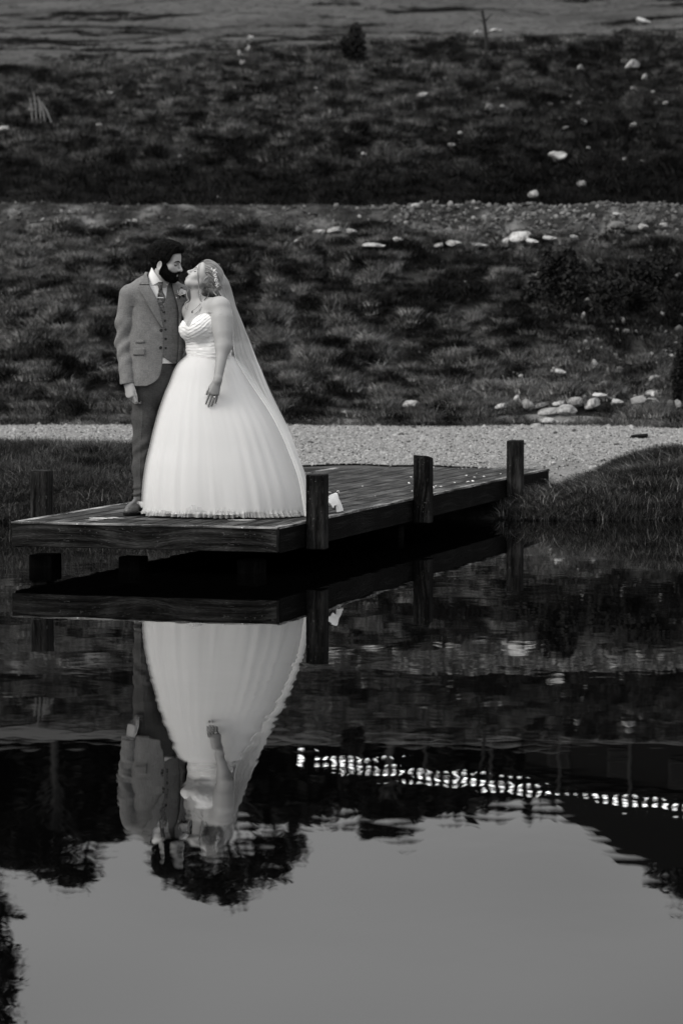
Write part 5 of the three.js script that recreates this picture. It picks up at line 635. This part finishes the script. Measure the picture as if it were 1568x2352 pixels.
function deckPatch(px, py, rx, rz, seed, mat) { const P = [0, 0, 0], I = [], N = 40; for (let i = 0; i < N; i++) { const a = i / N * 6.283, k = 1 + 0.45 * noise(Math.cos(a) * 2 + seed, Math.sin(a) * 2) + 0.2 * noise(Math.cos(a) * 7 + seed, Math.sin(a) * 7); P.push(Math.cos(a) * rx * k, 0, Math.sin(a) * rz * k); I.push(0, ((i + 1) % N) + 1, i + 1); } const g = new THREE.BufferGeometry(); g.setAttribute('position', new THREE.Float32BufferAttribute(P, 3)); g.setIndex(I); g.computeVertexNormals(); const m = part('pale_patch', g, mat, jetty); const p = onLevel(px, py, DECK); m.position.copy(jetty.worldToLocal(p.clone())); m.position.y = 0.002; m.rotation.y = -jetty.rotation.y; return m; }
jetty.updateMatrixWorld();
{ const pale = grey(0.5, 0.9), dull = grey(0.2, 0.9); deckPatch(236, 1191, 0.10, 0.055, 3, pale); deckPatch(258, 1190, 0.05, 0.06, 5, pale); deckPatch(216, 1195, 0.05, 0.03, 8, pale); deckPatch(335, 1193, 0.11, 0.03, 9, dull); deckPatch(557, 1195, 0.075, 0.035, 12, pale); }

scatter('bank_grass', 'rough tussocky grass covering the bank behind the path', clump, 95000, 101, (r) => { const x = (r() - 0.5) * 17, pb = pathBack(x), d = pb - 0.14 + (38.6 - pb) * r(), h = tuss(x * 1.15, d * 1.15) + smooth(pb + 0.5, pb, d); if (nearStone(x, d) || r() > 0.14 + 0.95 * smooth(-0.45, 0.15, h)) return null; const stony = smooth(1.2, 3.2, x) * smooth(36, 33.5, d) * smooth(pb + 0.2, pb + 0.8, d); if (r() < 0.55 * stony) return null; return [x, d, (0.6 + 0.7 * smooth(-0.3, 0.6, h)) * (0.75 + 0.5 * r()), turf(x, d, r)]; });
scatter('bank_grass_001', 'long drooping dry grass on the tussock heads of the bank', clump2, 6000, 102, (r) => { const x = (r() - 0.5) * 17, pb = pathBack(x), d = pb + 0.15 + (38.2 - pb) * r(), h = tuss(x * 1.15, d * 1.15), p = patchy(x, d, 1.5, 1.4); if (h < -0.05 || r() > p || nearStone(x, d) || (x > 1.5 && d < 34 && r() < 0.7)) return null; return [x, d, 0.6 + 0.4 * r(), turf(x, d, r) * 1.1]; });
scatter('hill_grass', 'heathery tussock grass over the hillside above the terrace', clump, 120000, 103, (r) => { const d = 42.8 + 25 * r() * (0.6 + 0.4 * r()), x = (r() - 0.5) * (14 + (d - 42) * 0.4), st = slopeTop(x); if (d > st + 0.5 * (r() - 0.3) || nearStone(x, d)) return null; const h = tuss(x * 1.15 + 31, d * 1.1), hd = smooth(-0.25, 0.45, h); if (r() > 0.25 + 0.8 * hd) return null; const dk = smooth(1.0, 5, x + 3 * fbm(x * 0.3, d * 0.3)) * smooth(64, 50, d), base = smooth(47.5, 44.5, d); return [x, d, (1.0 + 0.6 * hd) * (0.75 + 0.5 * r()), (0.004 + 0.30 * hd * patchy(x, d, 1.2, 1.5) * (0.15 + 1.5 * r() * r())) * (1 - 0.68 * dk) * (1 - 0.85 * base)]; });
scatter('terrace_grass', 'short stony turf on the terrace lip', clump, 26000, 104, (r) => { const x = (r() - 0.5) * 17, d = 38.2 + 4.2 * Math.pow(r(), 1.5); if (nearStone(x, d) || (x > -0.5 && fbm(x * 2, d * 2.3) < -0.05 && r() < 0.7)) return null; return [x, d, 0.45 + 0.5 * r(), (0.04 + 0.2 * r() * r()) * (x < 0 ? 1.2 : 1)]; });
scatter('meadow_grass', 'short pale grass of the upper meadow', clump2, 60000, 105, (r) => { const d = 57 + 40 * Math.pow(r(), 0.8), x = (r() - 0.5) * d * 0.32; if (d < slopeTop(x) || nearStone(x, d)) return null; const dk = smooth(0.2, 0.36, fbm(x * 0.45 + 70, d * 0.7)); if (r() > 0.6 + dk) return null; return [x, d, (0.35 + 0.3 * r()) * (1 + 1.1 * dk), (0.05 + 0.04 * fbm(x * 0.3, d * 0.3) + 0.11 * r() * r()) * (1 - 0.85 * dk)]; });
scatter('shore_grass', 'fine grass on the low mounds either side of the jetty', fine, 30000, 106, (r) => { const left = r() < 0.5, x = left ? -1.2 - 3.4 * r() : 1.4 + 3.6 * r(), sh = shoreFar(x), d = sh - 0.03 + (pathFront(x) + 0.15 - sh) * r(); if (onJetty(x, d)) return null; const t = (d - sh) / 2.6; const low = Math.exp(-Math.pow((x - 1.6 - 0.3 * (d - 25.4)) / 0.5, 2)); return [x, d, (0.6 + 0.6 * r()) * (1 - 0.35 * smooth(0.75, 1, t)) * (1 - 0.5 * low), 0.012 + 0.26 * patchy(x * 1.7, d * 1.7, 1.5, 1.4) * (0.25 + 1.3 * r() * r()) * (left ? 0.85 : 1.2)]; });
scatter('shore_grass_001', 'long pale grass drooping over the waterline', clump2, 6000, 107, (r) => { const left = r() < 0.5, x = left ? -1.1 - 3.5 * r() : 1.3 + 3.7 * r(), sh = shoreFar(x), d = sh - 0.04 + 0.9 * Math.pow(r(), 1.3); if (onJetty(x, d, 0.02)) return null; return [x, d, 0.7 + 0.6 * r(), r() < 0.22 ? 0.2 + 0.14 * r() : 0.02 + 0.07 * r()]; });

// ---------------------------------------------------------------- the hill crest above the frame, seen in the water: trees, wood, house, string of bulbs
// mirror(px, py, d): point at d metres whose reflection stands at that pixel
function mirror(px, py, d) { const r = ray(px, py); return new THREE.Vector3(r.x * d, -r.y * d - EYE, -d); }
function crownGeo(seed, n, lobes, size) { const r = rng(seed), P = [], I = []; const tot = lobes.reduce((a, l) => a + l[3] ** 2, 0); for (const [lx, ly, lz, lr, fl = 0.8] of lobes) { const m = Math.round(n * lr * lr / tot); for (let i = 0; i < m; i++) { const a = r() * 6.28, b = Math.acos(2 * r() - 1), q = lr * (0.35 + 0.85 * Math.pow(r(), 0.8)) * (1 + 0.55 * noise(a * 2.5 + lx, b * 4, 1.5)), cx = lx + Math.cos(a) * Math.sin(b) * q, cy = ly + Math.cos(b) * q * fl, cz = lz + Math.sin(a) * Math.sin(b) * q; const u = new THREE.Vector3(r() - 0.5, (r() - 0.5) * 0.7, r() - 0.5).normalize().multiplyScalar(size * (0.5 + r())), v = new THREE.Vector3(r() - 0.5, r() - 0.5, r() - 0.5).cross(u).normalize().multiplyScalar(u.length() * 0.55), k = P.length / 3; P.push(cx - u.x, cy - u.y, cz - u.z, cx + v.x, cy + v.y, cz + v.z, cx + u.x, cy + u.y, cz + u.z, cx - v.x, cy - v.y, cz - v.z); I.push(k, k + 1, k + 2, k, k + 2, k + 3); } } const g = new THREE.BufferGeometry(); g.setAttribute('position', new THREE.Float32BufferAttribute(P, 3)); g.setIndex(I); g.computeVertexNormals(); return g; }
const woodLeaf = grey(0.012, 0.9, { side: THREE.DoubleSide }), barkMat = grey(0.05, 0.95), crownMat = grey(0.02, 0.85, { side: THREE.DoubleSide });
function tree(label, d, blobs, seed, n, base) {   // blobs: [px, reflected py, radius px]
  const k = pxPerM(d), c = blobs.map(([px, py, r]) => { const m = mirror(px, py, d); return [m.x, m.y, (hash(seed, px, py) - 0.5) * r / k * 1.2, r / k]; }), x0 = base ?? c.reduce((a, q) => a + q[0], 0) / c.length, y0 = H(x0, d), t = thing('tree', label, 'tree', null, new THREE.Vector3(x0, y0, -d));
  const L = c.map(([x, y, z, r]) => [x - x0, y - y0, z, r]); const top = Math.max(...L.map((l) => l[1]));
  part('trunk', tube([[0, -0.3, 0], [0.1, top * 0.35, 0.1], [-0.05, top * 0.7, 0]], 0.22, 14, 8, (q) => 1 - 0.6 * q), barkMat, t);
  for (const l of L) part('limb', tube([[0, top * (0.25 + 0.2 * hash(seed, l[0] * 99, 1)), 0], [l[0] * 0.5, Math.max(0.6, l[1] * 0.75), l[2] * 0.5], [l[0], l[1], l[2]]], 0.09, 10, 6, (q) => 1 - 0.7 * q), barkMat, t);
  part('crown', crownGeo(seed, Math.round(n * 1.5), L, 0.14), crownMat, t); return t;
}
tree('broad leafy tree behind the couple, mirrored under their heads', 158, [[430, 1985, 60], [500, 2030, 52], [560, 1990, 62], [610, 1960, 50], [530, 2062, 32], [455, 2040, 34], [660, 1945, 44], [375, 1950, 40], [640, 2000, 30]], 41, 5200);
tree('dense dark tree on the crest, mirrored low on the left', 160, [[60, 1960, 66], [130, 1985, 60], [178, 2010, 40], [20, 1940, 60], [205, 1985, 26], [150, 2030, 18]], 43, 5200);
tree('tall tree whose boughs reach in from the left edge of the reflection', 150, [[-60, 2100, 70], [-10, 2085, 36], [20, 2098, 26], [48, 2104, 14], [-20, 2150, 40], [0, 2200, 40], [20, 2235, 26], [-15, 2290, 44], [30, 2270, 18], [-70, 2230, 90], [-80, 2340, 90], [5, 2345, 30], [-100, 2000, 80]], 47, 7000, -19);
tree('small round-headed tree on the crest above the middle of the bulbs', 165, [[870, 1880, 40], [910, 1895, 34], [850, 1905, 22], [940, 1880, 26]], 53, 2200);
tree('thin wispy tree at the far right behind the house', 172, [[1540, 2010, 40], [1590, 2030, 60], [1500, 2005, 24]], 57, 1500);
// far wood along the crest
{ const r = rng(91), L = []; for (let px = -900; px < 1330; px += 17) { const top = px < 250 ? 1945 : px < 700 ? 1900 : 1893 - (px - 700) * 0.066; const d = 176 + 8 * r(), m = mirror(px, top - 26 - 14 * r(), d); for (let y = m.y - 0.2; y > 20.2; y -= 1.1) L.push([m.x + r(), y, -d - r(), 1.05 + 0.25 * r(), 0.85]); }
  for (let x = 14; x < 60; x += 0.8) for (let q = 0; q < 3; q++) L.push([x, H(x, 180) + 1 + q * 1.5 + r(), -180 - 4 * r(), 1.3, 0.8]);
  for (const x of [-1]) for (let k = 0; k < 60; k++) { const X = -22 - k * 0.7; for (let q = 0; q < 3; q++) L.push([X, H(X, 180) + 1.5 + q * 1.8, -178 - 5 * r(), 1.6, 0.8]); }
  solo('far_wood', crownGeo(92, 60000, L, 0.5), woodLeaf, 'dark far-off wood along the hill crest, seen mirrored in the pond', 'wood', null, 'stuff'); }
// house at the right, one end towards the pond
{ const dir = new THREE.Vector3(18.1, 0, 15.8).normalize(), e1 = mirror(1205, 1862, 156), base = 19.6, ridge = mirror(1292, 1975, 158), t = thing('house', 'dark house with hipped roof and lit eaves on the crest at the right', 'house', null, new THREE.Vector3(e1.x, base, e1.z)); t.rotation.y = -Math.atan2(dir.z, dir.x);
  const L = 24, W = 9, eave = 2.55, rh = ridge.y - base, hip = 3.2; const wallM = grey(0.008, 0.95), roofM = grey(0.006, 0.95, { specularIntensity: 0.02 }), frameM = grey(0.03, 0.8), glassM = grey(0.01, 0.3, { specularIntensity: 0.1 });
  part('wall', new THREE.BoxGeometry(L, eave, W).translate(L / 2, eave / 2, -W / 2), wallM, t);
  const v = [[-0.4, eave, 0.45], [L + 0.4, eave, 0.45], [L + 0.4, eave, -W - 0.45], [-0.4, eave, -W - 0.45], [hip, rh, -W / 2], [L - hip, rh, -W / 2]], tri = [[0, 1, 5], [0, 5, 4], [1, 2, 5], [2, 3, 4], [2, 4, 5], [3, 0, 4], [0, 2, 1], [0, 3, 2]]; const P = []; for (const f of tri) for (const i of f) P.push(...v[i]); const rg = new THREE.BufferGeometry(); rg.setAttribute('position', new THREE.Float32BufferAttribute(P, 3)); rg.computeVertexNormals(); const roof = part('roof', rg, roofM, t); part('chimney', new THREE.BoxGeometry(0.9, 1.6, 0.7).translate(L * 0.7, rh + 0.3, -W / 2), wallM, roof);
  for (let k = 0; k < 6; k++) { const x = 2.2 + k * 3.7, w = part('window', new THREE.BoxGeometry(1.3, 1.3, 0.12).translate(x, 1.45, 0.06), frameM, t); part('pane', new THREE.BoxGeometry(1.14, 1.14, 0.04).translate(x, 1.45, 0.115), glassM, w); }
}
// string of bulbs on posts along the terrace in front of the house
{ const A = mirror(690, 1742, 161), B = mirror(1568, 1852, 145), y = (A.y + B.y) / 2, ext = 1.22, at = (s) => new THREE.Vector3(A.x + (B.x - A.x) * s, y, A.z + (B.z - A.z) * s);
  const t = thing('string_lights', 'long string of glowing bulbs on posts, mirrored as a bright dotted line', 'string lights', null, new THREE.Vector3(A.x, H(A.x, -A.z), A.z)); const o = t.position, bulb = new THREE.SphereGeometry(0.1, 12, 8), glow = new THREE.MeshStandardMaterial({ color: 0x111111, emissive: 0xffffff, emissiveIntensity: 5.5 }), cable = [];
  const posts = 7; for (let k = 0; k <= posts; k++) { const p = at(k / posts * ext), g = H(p.x, -p.z), h = p.y + 0.25 - g; part('post', new THREE.CylinderGeometry(0.05, 0.06, h + 0.4, 8).translate(p.x - o.x, g + h / 2 - 0.2 - o.y, p.z - o.z), barkMat, t); }
  const n = 52; for (let i = 0; i < n; i++) { if (i === 1) continue; const s = i / (n - 1) * ext, f = s / ext * posts, u = f - Math.floor(f), p = at(s), sag = 0.14 - 0.5 * u * (1 - u); p.y += sag; cable.push([p.x - o.x, p.y + 0.09 - o.y, p.z - o.z]); const b = part('bulb', bulb, glow, t); b.position.set(p.x - o.x, p.y - o.y, p.z - o.z); if (i === 0) b.scale.setScalar(1.35); }
  part('cable', tube(cable, 0.012, 200, 5), hairDark, t); }

renderer.render(scene, camera);
